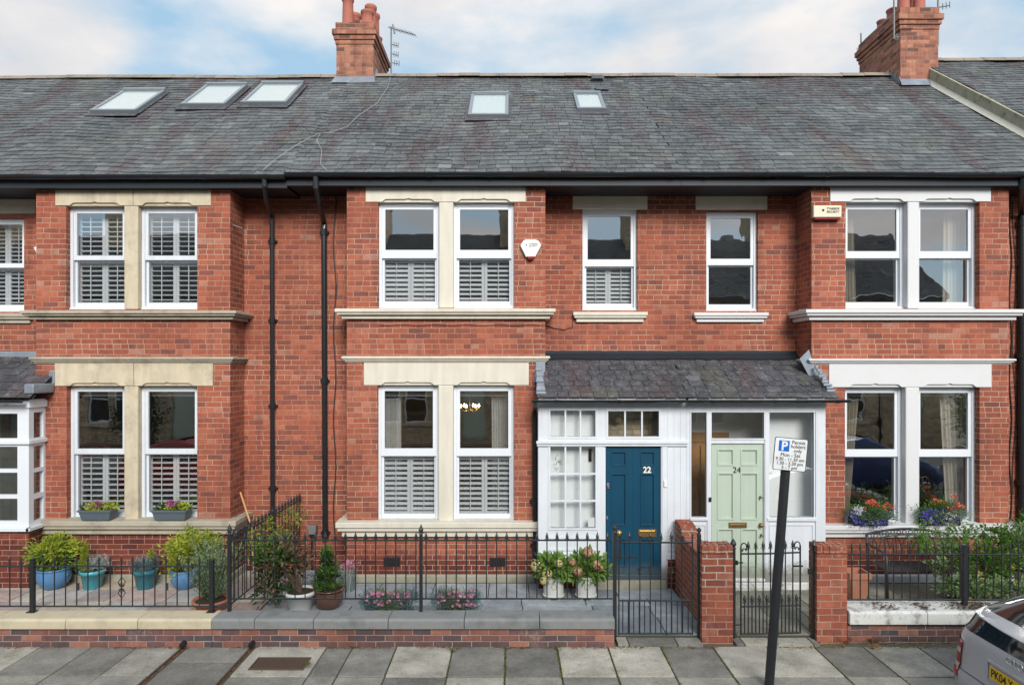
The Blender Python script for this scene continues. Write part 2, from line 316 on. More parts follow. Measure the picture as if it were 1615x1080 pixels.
M['bluecar'] = car_paint('blue_car_paint', (.01, .045, .16))
def emit(name, col, s):
    N = NT(name); e = N.n('ShaderNodeEmission'); e.inputs[0].default_value = (*col, 1); e.inputs[1].default_value = s; N.t.links.new(e.outputs[0], N.out.inputs[0]); return N.m
M['bulb'] = emit('warm_bulb', (1, .62, .25), 14)

# ------------------------------------------------------------ mesh helpers
ORG = {}
def tag(o, label=None, cat=None, group=None, kind=None):
    for k, v in (('label', label), ('category', cat), ('group', group), ('kind', kind)):
        if v: o[k] = v
    return o
def thing(name, label, cat, loc=(0, 0, 0), group=None, rot=None, local=False):
    o = bpy.data.objects.new(name, None); COL.objects.link(o); o.location = loc; o.empty_display_size = .2
    if rot: o.rotation_euler = rot
    ORG[o.name] = Vector((0, 0, 0)) if local else Vector(loc)
    return tag(o, label, cat, group)
def copy_tree(o, parent=None):
    c = o.copy(); COL.objects.link(c); c.parent = parent
    if o.name in ORG: ORG[c.name] = ORG[o.name]
    for ch in o.children: copy_tree(ch, c)
    return c

class MB:
    def __init__(s): s.v = []; s.f = []; s.m = []; s.t = []
    def face(s, pts, m=0, t=.5):
        i = len(s.v); s.v += [tuple(p) for p in pts]; s.f.append(tuple(range(i, i+len(pts)))); s.m.append(m); s.t.append(t)
    def mesh(s, vs, fs, m=0, t=.5):
        i = len(s.v); s.v += [tuple(p) for p in vs]
        for f in fs: s.f.append(tuple(i+k for k in f)); s.m.append(m); s.t.append(t)
    def box(s, x0, x1, y0, y1, z0, z1, m=0, t=.5, mat=None):
        if x0 > x1: x0, x1 = x1, x0
        if y0 > y1: y0, y1 = y1, y0
        if z0 > z1: z0, z1 = z1, z0
        vs = [(x0, y0, z0), (x1, y0, z0), (x1, y1, z0), (x0, y1, z0), (x0, y0, z1), (x1, y0, z1), (x1, y1, z1), (x0, y1, z1)]
        if mat: vs = [mat @ Vector(v) for v in vs]
        s.mesh(vs, [(0, 3, 2, 1), (4, 5, 6, 7), (0, 1, 5, 4), (1, 2, 6, 5), (2, 3, 7, 6), (3, 0, 4, 7)], m, t)
    def tube(s, pts, r, n=8, m=0, t=.5, cap=True):
        pts = [Vector(p) for p in pts]; rs = r if isinstance(r, (list, tuple)) else [r]*len(pts)
        vs = []; fs = []
        prev = None
        for i, p in enumerate(pts):
            d = (pts[min(i+1, len(pts)-1)]-pts[max(i-1, 0)]).normalized()
            if prev is None:
                a = d.orthogonal().normalized()
            else:
                a = (prev-d*prev.dot(d)); a = a.normalized() if a.length > 1e-6 else d.orthogonal().normalized()
            prev = a; b = d.cross(a)
            for k in range(n):
                an = 2*math.pi*k/n+math.pi/n; vs.append(p+(a*math.cos(an)+b*math.sin(an))*rs[i])
        for i in range(len(pts)-1):
            for k in range(n): fs.append((i*n+k, i*n+(k+1) % n, (i+1)*n+(k+1) % n, (i+1)*n+k))
        if cap: fs.append(tuple(range(n-1, -1, -1))); fs.append(tuple((len(pts)-1)*n+k for k in range(n)))
        s.mesh(vs, fs, m, t)
    def lathe(s, c, prof, n=24, m=0, t=.5, sq=None):
        vs = []; fs = []
        for (r, z) in prof:
            for k in range(n):
                a = 2*math.pi*(k+.5)/n; vs.append((c[0]+r*math.cos(a), c[1]+r*math.sin(a), c[2]+z))
        for i in range(len(prof)-1):
            for k in range(n): fs.append((i*n+k, i*n+(k+1) % n, (i+1)*n+(k+1) % n, (i+1)*n+k))
        fs.append(tuple(range(n-1, -1, -1))); fs.append(tuple((len(prof)-1)*n+k for k in range(n)))
        s.mesh(vs, fs, m, t)
    def prismx(s, prof, x0, x1, m=0, t=.5):              # (y,z) profile, counter-clockwise seen from +X, extruded along X
        n = len(prof); vs = [(x0, y, z) for y, z in prof]+[(x1, y, z) for y, z in prof]
        fs = [(i, (i+1) % n, n+(i+1) % n, n+i) for i in range(n)]+[tuple(range(n-1, -1, -1)), tuple(range(n, 2*n))]
        s.mesh(vs, fs, m, t)
    def prismy(s, prof, y0, y1, m=0, t=.5):              # (x,z) outline extruded along Y
        n = len(prof); vs = [(x, y0, z) for x, z in prof]+[(x, y1, z) for x, z in prof]
        fs = [(i, (i+1) % n, n+(i+1) % n, n+i) for i in range(n)]+[tuple(range(n-1, -1, -1)), tuple(range(n, 2*n))]
        s.mesh(vs, fs, m, t)
    def holes(s, x0, x1, z0, z1, y0, y1, hs, m=0, t=.5):  # wall in the XZ plane with rectangular openings
        xs = sorted({x0, x1, *[min(max(v, x0), x1) for h in hs for v in h[:2]]}); zs = sorted({z0, z1, *[min(max(v, z0), z1) for h in hs for v in h[2:]]})
        nx, nz = len(xs)-1, len(zs)-1
        def solid(i, j):
            if i < 0 or j < 0 or i >= nx or j >= nz: return False
            cx, cz = (xs[i]+xs[i+1])/2, (zs[j]+zs[j+1])/2
            return not any(h[0] < cx < h[1] and h[2] < cz < h[3] for h in hs)
        for i in range(nx):
            for j in range(nz):
                if not solid(i, j): continue
                a, b, c, d = xs[i], xs[i+1], zs[j], zs[j+1]
                s.face([(a, y0, c), (b, y0, c), (b, y0, d), (a, y0, d)], m, t); s.face([(b, y1, c), (a, y1, c), (a, y1, d), (b, y1, d)], m, t)
                if not solid(i-1, j): s.face([(a, y1, c), (a, y0, c), (a, y0, d), (a, y1, d)], m, t)
                if not solid(i+1, j): s.face([(b, y0, c), (b, y1, c), (b, y1, d), (b, y0, d)], m, t)
                if not solid(i, j-1): s.face([(a, y1, c), (b, y1, c), (b, y0, c), (a, y0, c)], m, t)
                if not solid(i, j+1): s.face([(a, y0, d), (b, y0, d), (b, y1, d), (a, y1, d)], m, t)
    def frame(s, x0, x1, z0, z1, y0, y1, w, m=0, wb=None, wt=None):
        wb = w if wb is None else wb; wt = w if wt is None else wt
        s.holes(x0, x1, z0, z1, y0, y1, [(x0+w, x1-w, z0+wb, z1-wt)], m)
    def build(s, name, mats, parent=None, bevel=0, smooth=False, seg=2, merge=False):
        org = Vector((0, 0, 0)); q = parent
        while q is not None:
            if q.name in ORG: org = ORG[q.name]; break
            q = q.parent
        me = bpy.data.meshes.new(name)
        me.from_pydata([(a-org.x, b-org.y, c-org.z) for a, b, c in s.v], [], s.f)
        if not isinstance(mats, (list, tuple)): mats = [mats]
        for mm in mats: me.materials.append(M[mm] if isinstance(mm, str) else mm)
        me.polygons.foreach_set('material_index', s.m)
        at = me.attributes.new('tone', 'FLOAT', 'FACE'); at.data.foreach_set('value', s.t)
        if smooth: me.polygons.foreach_set('use_smooth', [True]*len(me.polygons))
        me.update(); o = bpy.data.objects.new(name, me); COL.objects.link(o); o.parent = parent
        if merge:
            bm = bmesh.new(); bm.from_mesh(me); bmesh.ops.remove_doubles(bm, verts=bm.verts, dist=1e-5); bm.to_mesh(me); bm.free()
        if bevel:
            b = o.modifiers.new('bevel', 'BEVEL'); b.width = bevel; b.segments = seg; b.limit_method = 'ANGLE'; b.angle_limit = R(40)
        if smooth == 'auto' or (smooth and bevel):
            pass
        return o

def text_mesh(txt, size, loc, mat, parent, name='lettering', depth=.002, rot=(R(90), 0, 0), align='CENTER', off=0, sx=1.0):
    cu = bpy.data.curves.new(name, 'FONT'); cu.body = txt; cu.size = size; cu.extrude = depth/2; cu.align_x = align; cu.align_y = 'CENTER'; cu.offset = off
    t = bpy.data.objects.new(name, cu); COL.objects.link(t); bpy.context.view_layer.update()
    me = bpy.data.meshes.new_from_object(t.evaluated_get(bpy.context.evaluated_depsgraph_get()))
    bpy.data.objects.remove(t); me.name = name
    org = Vector((0, 0, 0)); q = parent
    while q is not None:
        if q.name in ORG: org = ORG[q.name]; break
        q = q.parent
    from mathutils import Euler
    mt = Matrix.Translation(Vector(loc)-org) @ Euler(rot).to_matrix().to_4x4() @ Matrix.Diagonal((sx, 1, 1, 1))
    me.transform(mt); me.materials.clear(); me.materials.append(M[mat])
    o = bpy.data.objects.new(name, me); COL.objects.link(o); o.parent = parent
    return o

def leaves(mb, c, rad, n, size, m=0, aspect=.5, clumps=14, spread=.34, up=.3, t0=0, t1=1, zmin=None, rnd=random):
    c = Vector(c); rad = Vector(rad); cl = []
    for _ in range(clumps):
        d = Vector((rnd.gauss(0, 1), rnd.gauss(0, 1), rnd.gauss(0, 1))).normalized()*rnd.uniform(.25, .85)
        cl.append((Vector((d.x*rad.x, d.y*rad.y, d.z*rad.z)), rnd.uniform(0, 1), rnd.uniform(.6, 1.3)))
    for _ in range(n):
        cc, ct, cs = rnd.choice(cl)
        o = Vector((rnd.gauss(0, 1)*rad.x, rnd.gauss(0, 1)*rad.y, rnd.gauss(0, 1)*rad.z))*spread*cs
        p = c+cc+o
        if zmin is not None and p.z < zmin: continue
        out = (p-c); out = out.normalized() if out.length > 1e-5 else Vector((0, 0, 1))
        d = (out+Vector((rnd.gauss(0, .6), rnd.gauss(0, .6), rnd.gauss(0, .5)+up))).normalized()
        a = d.orthogonal().normalized(); a.rotate(Matrix.Rotation(rnd.uniform(0, 6.28), 3, d)); nn = d.cross(a)
        L = size*rnd.uniform(.6, 1.35); w = L*aspect
        tt = min(1, max(0, t0+(t1-t0)*(.5*ct+.5*rnd.random())))
        base = p; tip = p+d*L+nn*(-L*.12); l = p+d*L*.45+a*w*.5+nn*w*.15; r_ = p+d*L*.45-a*w*.5+nn*w*.15
        i = len(mb.v); mb.v += [tuple(base), tuple(l), tuple(tip), tuple(r_)]
        mb.f += [(i, i+1, i+2), (i, i+2, i+3)]; mb.m += [m, m]; mb.t += [tt, tt]
def stems(mb, base, c, rad, n, r=.006, m=0, rnd=random):
    base = Vector(base); c = Vector(c)
    for _ in range(n):
        d = Vector((rnd.uniform(-1, 1)*rad[0], rnd.uniform(-1, 1)*rad[1], rnd.uniform(-.5, .9)*rad[2]))*.85
        e = c+d; mid = base.lerp(e, .5)+Vector((rnd.gauss(0, .02), rnd.gauss(0, .02), .03))
        mb.tube([base+Vector((rnd.gauss(0, .012), rnd.gauss(0, .012), 0)), mid, e], [r, r*.75, r*.35], 5, m)
def tufts(mb, c, n, length, spread, m=0, lean=.5, w=.006, rnd=random):
    for _ in range(n):
        a = rnd.uniform(0, 6.28); rr = rnd.random()**.5*spread
        b = Vector((c[0]+math.cos(a)*rr, c[1]+math.sin(a)*rr, c[2]))
        L = length*rnd.uniform(.6, 1.15); d = Vector((math.cos(a)*lean*rnd.random(), math.sin(a)*lean*rnd.random(), 1)).normalized()
        s_ = Vector((-math.sin(a), math.cos(a), 0))*w
        mid = b+d*L*.55; tip = b+d*L*.9+Vector((math.cos(a), math.sin(a), -.2))*L*.25*lean
        i = len(mb.v); mb.v += [tuple(b-s_), tuple(b+s_), tuple(mid+s_*.8), tuple(mid-s_*.8), tuple(tip)]
        mb.f += [(i, i+1, i+2, i+3), (i+3, i+2, i+4)]; t = rnd.random(); mb.m += [m, m]; mb.t += [t, t]

# ------------------------------------------------------------ ground, road, pavement
def struct(mb, name, mats, **k):
    o = mb.build(name, mats, **k); o['kind'] = 'structure'; return o
ZP = -.05
g = MB(); g.box(-150, 150, -150, 150, -.6, -.42); struct(g, 'ground', 'earth')
g = MB(); g.box(-60, 60, -11.2, -3.3, -.41, -.30); struct(g, 'road', 'asphalt')
g = MB(); x = -30
while x < 30:
    g.box(x+.004, x+.91, -3.46, -3.325, -.41, ZP-.035+random.uniform(-.002, .002)); x += .914
struct(g, 'kerb', 'kerb', bevel=.012)
g = MB(); x = -30
while x < 30:
    g.box(x+.004, x+.91, -11.36, -11.205, -.41, ZP-.005); x += .914
struct(g, 'kerb', 'kerb', bevel=.012)
g = MB(); g.box(-60, 60, -13.4, -11.37, -.41, ZP); struct(g, 'far_pavement', 'pave')
g = MB(); g.box(-60, 60, -3.32, -1.9, -.41, ZP-.022); struct(g, 'pavement_bed', 'joint')

def slabs(mb, x0, x1, rows, wmin, wmax, z, gap=.012, dz=.004, cols=None, thick=.05, jog=0, big=.15):
    """flags laid in rows (y0,y1)"""
    for (y0, y1) in rows:
        if cols: xs = list(cols)
        else:
            xs = [x0-random.uniform(0, wmin)]
            while xs[-1] < x1: xs.append(xs[-1]+random.uniform(wmin, wmax))
        for a, b in zip(xs[:-1], xs[1:]):
            j = random.uniform(-jog, jog)
            zz = z+random.uniform(-dz, dz); a2, b2 = max(a, x0)+gap/2, min(b, x1)-gap/2
            if b2-a2 < .05: continue
            t = random.random()
            sk = random.uniform(-.002, .002)
            mb.mesh([(a2, y0+gap/2, z-thick), (b2, y0+gap/2, z-thick), (b2, y1-gap/2, z-thick), (a2, y1-gap/2, z-thick),
                     (a2, y0+gap/2, zz+sk), (b2, y0+gap/2, zz-sk), (b2, y1-gap/2, zz), (a2, y1-gap/2, zz+sk)],
                    [(4, 5, 6, 7), (0, 1, 5, 4), (1, 2, 6, 5), (2, 3, 7, 6), (3, 0, 4, 7)], 0, t)
# columns read off the photograph (joint positions in metres)
PX = lambda p: gx(p, -2.26)
gul1, gul2 = -3.855, -3.05
g = MB()
c1 = [-12, -11.2, -10.4, -9.5, -8.7, -7.8, -6.95, -6.1, PX(55)+.6, PX(141), gul1-.034]
c1 = [-12.0, -11.2, -10.35, -9.5, -8.6, -7.75, -6.6, PX(62), PX(142), PX(215), gul1-.034]
slabs(g, -12, gul1-.034, [(-2.95, -2.22), (-3.32, -2.95)], .8, .9, ZP, cols=c1)
slabs(g, gul1+.034, gul2-.034, [(-2.62, -2.22), (-3.2, -2.62), (-3.32, -3.2)], .7, .8, ZP, cols=[gul1+.034, gul2-.034])
c2 = [gul2+.034, PX(515), PX(556), PX(625), PX(714), PX(797), PX(879), PX(959), PX(1042), PX(1125), PX(1285), PX(1363), PX(1449), 5.6, 6.3, 7.1, 7.9, 8.7, 9.5, 10.3, 11.1, 12]
slabs(g, gul2+.034, 12, [(-2.98, -2.22), (-3.32, -2.98)], .6, .9, ZP, cols=c2, gap=.018)
struct(g, 'pavement', 'pave', bevel=.006)
# threshold flags inside the two gateways
g = MB(); slabs(g, gx(972, -2.1), gx(1106, -2.1), [(-2.21, -1.93)], .5, .6, -.035, cols=[gx(969, -2.1), gx(990, -2.1), gx(1066, -2.1), gx(1108, -2.1)])
slabs(g, gx(1157, -2.1), gx(1288, -2.1), [(-2.2, -1.9)], .3, .5, -.035)
struct(g, 'threshold_flags', 'pave', bevel=.004)
# patios
g = MB(); g.box(-9.35, 8.6, -2.0, .7, -.40, -.012)
struct(g, 'patio_bed', 'patiojoint')
BX = 2.37                                            # left face of the brick wall between the paths
g = MB(); slabs(g, -3.36, BX, [(-2.0, -1.42), (-1.42, -1.02), (-1.02, -.72), (-.72, -.12)], .55, .95, 0, gap=.014, dz=.001)
slabs(g, -3.36, gx(547, 0)-.06, [(-.12, .52)], .4, .45, 0, gap=.014, dz=.001)
struct(g, 'blue_grey_patio', 'patblue', bevel=.003)
g = MB()
y = -2.0
while y < .5:
    h = random.choice([.28, .42, .5]); slabs(g, -9.35, -3.38, [(y, min(y+h, .5))], .3, .85, 0, gap=.012, dz=.001); y += h
struct(g, 'sandstone_patio', 'patsand', bevel=.003)
g = MB(); slabs(g, BX+.22, 8.6, [(-2.0, -1.5), (-1.5, -1.05), (-1.05, -.6), (-.6, -.13)], .42, .62, 0, gap=.014, dz=.003)
struct(g, 'mossy_patio', 'patmoss', bevel=.003)

# ------------------------------------------------------------ roofs
YE, ZE, YR, ZR = -.22, 6.115, 4.0, 9.38
SL = (ZR-ZE)/(YR-YE); PIT = math.atan(SL)
def on_roof(px, py, dz=0):
    k = (HPY-py)/FPX; d = (ZE+dz-SL*(10+YE)-CAMZ)/(k-SL)
    return Vector(((px-CPX)*d/FPX, d-10, CAMZ+k*d))
def slate_roof(mb, x0, x1, ye, ze, yr, zr, rows, wmin, wmax, th=.010, sag=.02, jit=.004, x0r=None, x1r=None, round_rows=(), under=True, slip=.02, toneoff=0):
    L = math.hypot(yr-ye, zr-ze); u = Vector((0, (yr-ye)/L, (zr-ze)/L)); n = Vector((0, -u.z, u.y)) if u.y > 0 else Vector((0, u.z, -u.y)); ex = L/rows
    x0r = x0 if x0r is None else x0r; x1r = x1 if x1r is None else x1r
    def P(x, s, h):
        sg = sag*mnoise.noise(Vector((x*.45, s*.6, 3.1)))+sag*.5*mnoise.noise(Vector((x*1.7, s*1.9, 1.3)))
        return Vector((x, ye, ze))+u*s+n*(h+sg)
    for i in range(rows):
        f = i/rows; a0 = x0+(x0r-x0)*f; a1 = x1+(x1r-x1)*f
        x = a0-random.uniform(0, wmax) if i % 2 else a0-random.uniform(0, wmin)
        while x < a1:
            w = random.uniform(wmin, wmax); l, r_ = max(x+.0035, a0), min(x+w-.0035, a1); x += w
            if r_-l < .02: continue
            t = min(1, max(0, random.gauss(.45, .11)+(random.random() < .04)*random.uniform(-.3, .35)+toneoff)); s0 = i*ex-.012+random.uniform(-jit, jit)*1.5; s1 = (i+1)*ex+.05
            if random.random() < .01: s0 -= slip*random.random()
            lift = th+random.uniform(0, jit); lr = random.uniform(-jit, jit)*.5
            b0, b1 = P(l, s0, lift), P(r_, s0, lift+lr); c0, c1 = P(l, s1, .0), P(r_, s1, .0)
            if i in round_rows and r_-l > .1:
                cx = .03
                pts = [P(l+cx*1.2, s0, lift), P(r_-cx*1.2, s0, lift+lr), P(r_, s0+cx*1.6, lift), c1, c0, P(l, s0+cx*1.6, lift)]
                mb.face(pts, 0, t); q = [p-n*th for p in pts]
                for k in (5, 0, 1): mb.face([q[k], q[(k+1) % 6], pts[(k+1) % 6], pts[k]], 0, t)
            else:
                d0, d1, e0, e1 = b0-n*th, b1-n*th, c0-n*.004, c1-n*.004
                mb.face([b0, b1, c1, c0], 0, t); mb.face([d0, d1, b1, b0], 0, t); mb.face([e0, d0, b0, c0], 0, t); mb.face([d1, e1, c1, b1], 0, t)
    if under:
        a, b, c, d = [Vector((x_, y_, z_))-n*.03 for x_, y_, z_ in ((x0, ye+.03, ze), (x1, ye+.03, ze), (x1r, yr, zr), (x0r, yr, zr))]
        mb.face([a, b, c, d], 0, .3)

# ------------------------------------------------------------ windows
def window(H, x0, x1, z0, z1, Yf, zm0, zm1, glass='glass', shutter=None, pitch=.066, tilt=28, curtains=(), cmat='curtain', vent=False, wood=False, name='window', group=None):
    white = 'whitewood' if wood else 'white'
    b = MB(); b.frame(x0, x1, z0, z1, Yf, Yf+.10, .042, wb=.045)
    b.box(x0-.0, x1+.0, Yf-.025, Yf, z0, z0+.03)
    if vent: b.box((x0+x1)/2-.2, (x0+x1)/2+.2, Yf-.012, Yf, z1-.032, z1-.014)
    f = b.build(name, white, H, bevel=.004)
    a = MB(); a.frame(x0+.043, x1-.043, zm0, z1-.043, Yf+.014, Yf+.052, .048, wb=zm1-zm0)
    a.build('sash', white, f, bevel=.004)
    a = MB(); a.frame(x0+.043, x1-.043, z0+.046, zm0+.01, Yf+.056, Yf+.092, .030, wb=.07, wt=.03)
    a.build('sash', white, f, bevel=.004)
    a = MB(); y = Yf+.034; a.face([(x0+.089, y, zm1-.001), (x1-.089, y, zm1-.001), (x1-.089, y, z1-.089), (x0+.089, y, z1-.089)]); a.build('pane', glass, f)
    a = MB(); y = Yf+.074; a.face([(x0+.071, y, z0+.113), (x1-.071, y, z0+.113), (x1-.071, y, zm0-.018), (x0+.071, y, zm0-.018)]); a.build('pane', glass, f)
    ys = Yf+.15; tilt = tilt+random.uniform(-7, 7)
    if shutter:
        za, zb = (z0+.05, zm1-.03) if shutter == 'low' else (z0+.05, z1-.05)
        xm = (x0+x1)/2
        tiers = [(za, zb)] if shutter == 'low' else [(za, zm0-.002), (zm0+.002, zb)]
        for (xa, xb) in ((x0+.03, xm-.002), (xm+.002, x1-.03)):
            s_ = MB()
            for (ta, tb) in tiers:
                s_.frame(xa, xb, ta, tb, ys, ys+.028, .042, wb=.085 if ta == za else .05, wt=.05)
                z = ta+(.085 if ta == za else .05)+pitch*.5; n_ = int((tb-.05-z)/pitch)+1
                for k in range(n_):
                    zz = z+k*pitch; tl = R(tilt+random.uniform(-2, 2))
                    mt = Matrix.Translation((0, ys+.014, zz)) @ Matrix.Rotation(tl, 4, 'X')
                    s_.box(xa+.043, xb-.043, -.032, .032, -.005, .005, mat=mt)
                s_.box((xa+xb)/2-.006, (xa+xb)/2+.006, ys-.032, ys-.022, ta+.1, tb-.06)
            s_.build('shutter', 'shutter', f)
    for (ca, cb, la, lb) in curtains:                  # top x-range, bottom x-range
        c = MB(); n_ = 90; yc = Yf+.26; zt, zb = z1+.05, z0-.02
        rr = random.Random(int(ca*1000)); ph = rr.uniform(0, 6)
        for i in range(n_):
            q = [];
            for k in (i, i+1):
                u = k/n_; w_ = .022*math.sin(u*48+ph)+.012*math.sin(u*21+2*ph)
                q.append((u, w_))
            for j in range(6):
                v0, v1 = j/6, (j+1)/6
                def pt(u, w_, v):
                    xa, xb = ca+(la-ca)*v, cb+(lb-cb)*v; xx = xa+(xb-xa)*u
                    return (xx, yc+w_*(1-.3*v), zt+(zb-zt)*v)
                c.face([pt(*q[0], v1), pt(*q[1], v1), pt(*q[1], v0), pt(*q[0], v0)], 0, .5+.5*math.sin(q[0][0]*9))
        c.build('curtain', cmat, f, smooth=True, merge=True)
    return f

def layered(H, name, mat, x0, x1, zt, zb, ov, cap_mat=None, front=0.0, back=.53, fr=((0, .36, 1.0), (.36, .6, .82), (.6, 1.0, .45)), left=True, right=True):
    b = MB()
    for i, (a, c, f) in enumerate(fr):
        o = ov*f; z1 = zt-(zt-zb)*a; z0 = zt-(zt-zb)*c
        xl = x0-(o if left else 0); xr = x1+(o if right else 0)
        if i == 0:                                     # weathered top slopes outwards
            b.prismx([(front-o, z0), (front+.12, z0), (front+.12, z1+.012), (front-o, z1)], xl, xr)
        else: b.box(xl, xr, front-o, front+.02, z0, z1)
        if left and back > front+.03: b.box(xl, x0-.001, front+(.121 if i == 0 else .021), back, z0, z1)
        if right and back > front+.03: b.box(x1+.001, xr, front+(.121 if i == 0 else .021), back, z0, z1)
    return b.build(name, mat, H, bevel=.011, seg=3)

def lintel(H, mat, x0, x1, z0, z1, wins, y=-.014, split=False, notch=.042):
    b = MB(); pts = [(x0, z0)]
    for (a, c) in wins:
        e = .06; pts += [(a+e, z0), (a+e+.05, z0+notch*.9), (a+e+.09, z0+notch)]
        mid = (a+c)/2; pts += [(mid-.045, z0+notch), (mid, z0+notch+.014), (mid+.045, z0+notch)]
        pts += [(c-e-.09, z0+notch), (c-e-.05, z0+notch*.9), (c-e, z0)]
    pts += [(x1, z0), (x1, z1), (x0, z1)]
    # front layer with the stop-chamfers cut out, then a bed behind it
    if split:
        m = (x0+x1)/2; L = [p for p in pts if p[0] < m]; Rr = [p for p in pts if p[0] > m]
        b.prismy([p for p in L if p[1] < z1]+[(m-.004, z0), (m-.004, z1), (x0, z1)], y, .012)
        b.prismy([(m+.004, z0)]+[p for p in Rr if p[1] < z1]+[(x1, z1), (m+.004, z1)], y, .012)
    else: b.prismy(pts, y, .012)
    b.box(x0+.002, x1-.002, .013, .249, z0, z1-.002)
    return b.build('lintel', mat, H, bevel=.004)

def bay(H, wb, cfg):
    """adds bay walls to wb and the trim, sills, windows to the house"""
    X0, X1 = cfg['x']; tm = cfg['trim']; Yf = cfg.get('Yf', .085)
    holes = []; wins = []
    for key in ('up', 'lo'):
        c = cfg[key]
        for (a, b_) in c['px']:
            h = (gx(a, Yf), gx(b_, Yf), gz(c['y'][1], Yf), gz(c['y'][0], Yf)); holes.append(h); wins.append((key, h))
    hz = []
    for key in ('up', 'lo'):                           # lintels and mullions are let into the brickwork
        c = cfg[key]; L = c['lint']; ha = [h for k, h in wins if k == key]
        lx0, lx1, lz1, lz0 = gx(L[0], 0), gx(L[1], 0), gz(L[2], 0), gz(L[3], 0)
        lz0 = max(lz0, ha[0][3]-.0)
        hz.append((lx0, lx1, ha[0][3], lz1)); hz.append((ha[0][1], ha[1][0], ha[0][2], ha[0][3]))
        lintel(H, tm, lx0, lx1, ha[0][3], lz1, [(h[0], h[1]) for h in ha], split=cfg.get('split', False))
        m = MB(); m.box(ha[0][1]+.001, ha[1][0]-.001, -.01, .249, ha[0][2]+.001, ha[0][3]-.001)
        for sgn, xx in ((-1, ha[0][1]), (1, ha[1][0])):
            m.box(xx-(.02 if sgn < 0 else -.003), xx+(.02 if sgn > 0 else -.003), -.008, .05, ha[0][3]-.17, ha[0][3]-.002) if False else None
        m.build('mullion', tm, H, bevel=.018, seg=2)
    zt = 5.95
    wb.holes(X0, X1, 0, zt, 0, .25, holes+hz)
    wb.box(X0, X0+.25, .2501, .54, 0, zt); wb.box(X1-.25, X1, .2501, .54, 0, zt)
    for i, (key, h) in enumerate(wins):
        c = cfg[key]; zm1, zm0 = gz(c['mid'][0], Yf), gz(c['mid'][1], Yf)
        cur = []
        for (wi, a, b_, la, lb) in c.get('curt', ()):
            if wi == i % 2: cur.append(tuple(gx(v, Yf+.26) for v in (a, b_, la, lb)))
        window(H, h[0], h[1], h[2], h[3], Yf, zm0, zm1, cfg.get('glass', 'glass'), c.get('sh'), c.get('pitch', .066), c.get('tilt', 28), cur, cfg.get('cmat', 'curtain'), cfg.get('vent', False), cfg.get('wood', False))
    st = cfg.get('silltrim', tm)
    layered(H, 'window_sill', st, X0, X1, gz(cfg['sill_up'][0], -.1), gz(cfg['sill_up'][1], -.05), .15)
    layered(H, 'string_course', st, X0, X1, gz(cfg['string'][0], -.06), gz(cfg['string'][1], -.03), .07, fr=((0, .4, 1.0), (.4, .7, .7), (.7, 1, .35)))
    layered(H, 'window_sill', st, X0, X1, gz(cfg['sill_lo'][0], -.1), gz(cfg['sill_lo'][1], -.05), .14)
    p = MB(); p.prismx([(-.055, -.02), (.0, -.02), (.0, .10), (-.03, .10), (-.055, .085)], X0-.05, X1+.05); p.box(X0-.05, X0-.001, .001, .53, -.02, .10); p.box(X1+.001, X1+.05, .001, .53, -.02, .10)
    p.build('plinth', cfg.get('plinth', 'plinth'), H, bevel=.006)

def narrow(H, wb_holes, px, yy, mid, lint, sill, tm, ltm, sh=None, glass='glass', tilt=28):
    Y = .53; Yf = Y+.07
    h = (gx(px[0], Yf), gx(px[1], Yf), gz(yy[1], Yf), gz(yy[0], Yf)); wb_holes.append(h)
    b = MB(); lx = (gx(lint[0], Y), gx(lint[1], Y), gz(lint[3], Y), gz(lint[2], Y)); b.box(lx[0], lx[1], Y-.018, Y+.2, max(lx[2], h[3]), lx[3]); b.build('lintel', ltm, H, bevel=.012)
    wb_holes.append((lx[0], lx[1], max(lx[2], h[3]), lx[3]))
    window(H, *h, Yf, gz(mid[1], Yf), gz(mid[0], Yf), glass, sh, vent=False, tilt=tilt)
    layered(H, 'window_sill', tm, gx(sill[0], Y-.1)+.09, gx(sill[1], Y-.1)-.09, gz(sill[2], Y-.08), gz(sill[3], Y-.05), .10, front=Y, back=Y)

def shell(H, x0, x1, wb, holes, gdz=0, bayx=None):
    """main wall, party walls, floors and the rear"""
    hs = list(holes)
    if bayx: hs.append((bayx[0]+.25, bayx[1]-.25, .25, 5.85))
    wb.holes(x0, x1, 0, 5.95+.1, .53, .78, hs)
    wb.build('wall', ['brick'], H)
    i = MB(); i.box(x0+.01, x0+.1, .79, 7.9, 0, 6.0); i.box(x1-.1, x1-.01, .79, 7.9, 0, 6.0); i.box(x0+.11, x1-.11, 6.0, 6.1, .03, 5.95)
    i.box(x0+.11, x1-.11, .79, 5.99, 2.78, 2.98); i.box(x0+.11, x1-.11, .79, 5.99, 5.9, 6.0)
    if bayx: i.box(bayx[0]+.26, bayx[1]-.26, .26, .785, 2.78, 2.98); i.box(bayx[0]+.26, bayx[1]-.26, .26, .785, 5.86, 5.93)
    i.box(x0+.11, x1-.11, .79, 5.99, -.02, .02, 1)
    if bayx: i.box(bayx[0]+.26, bayx[1]-.26, .26, .785, -.0, .02, 1)
    i.build('interior', ['interior', 'floorboards'], H)
    r = MB(); r.holes(x0, x1, 0, 6.0, 8.0, 8.25, [(x0+1, x0+2, 1, 2.2), (x0+1, x0+2, 3.8, 5)]); r.build('rear_wall', 'brick', H)

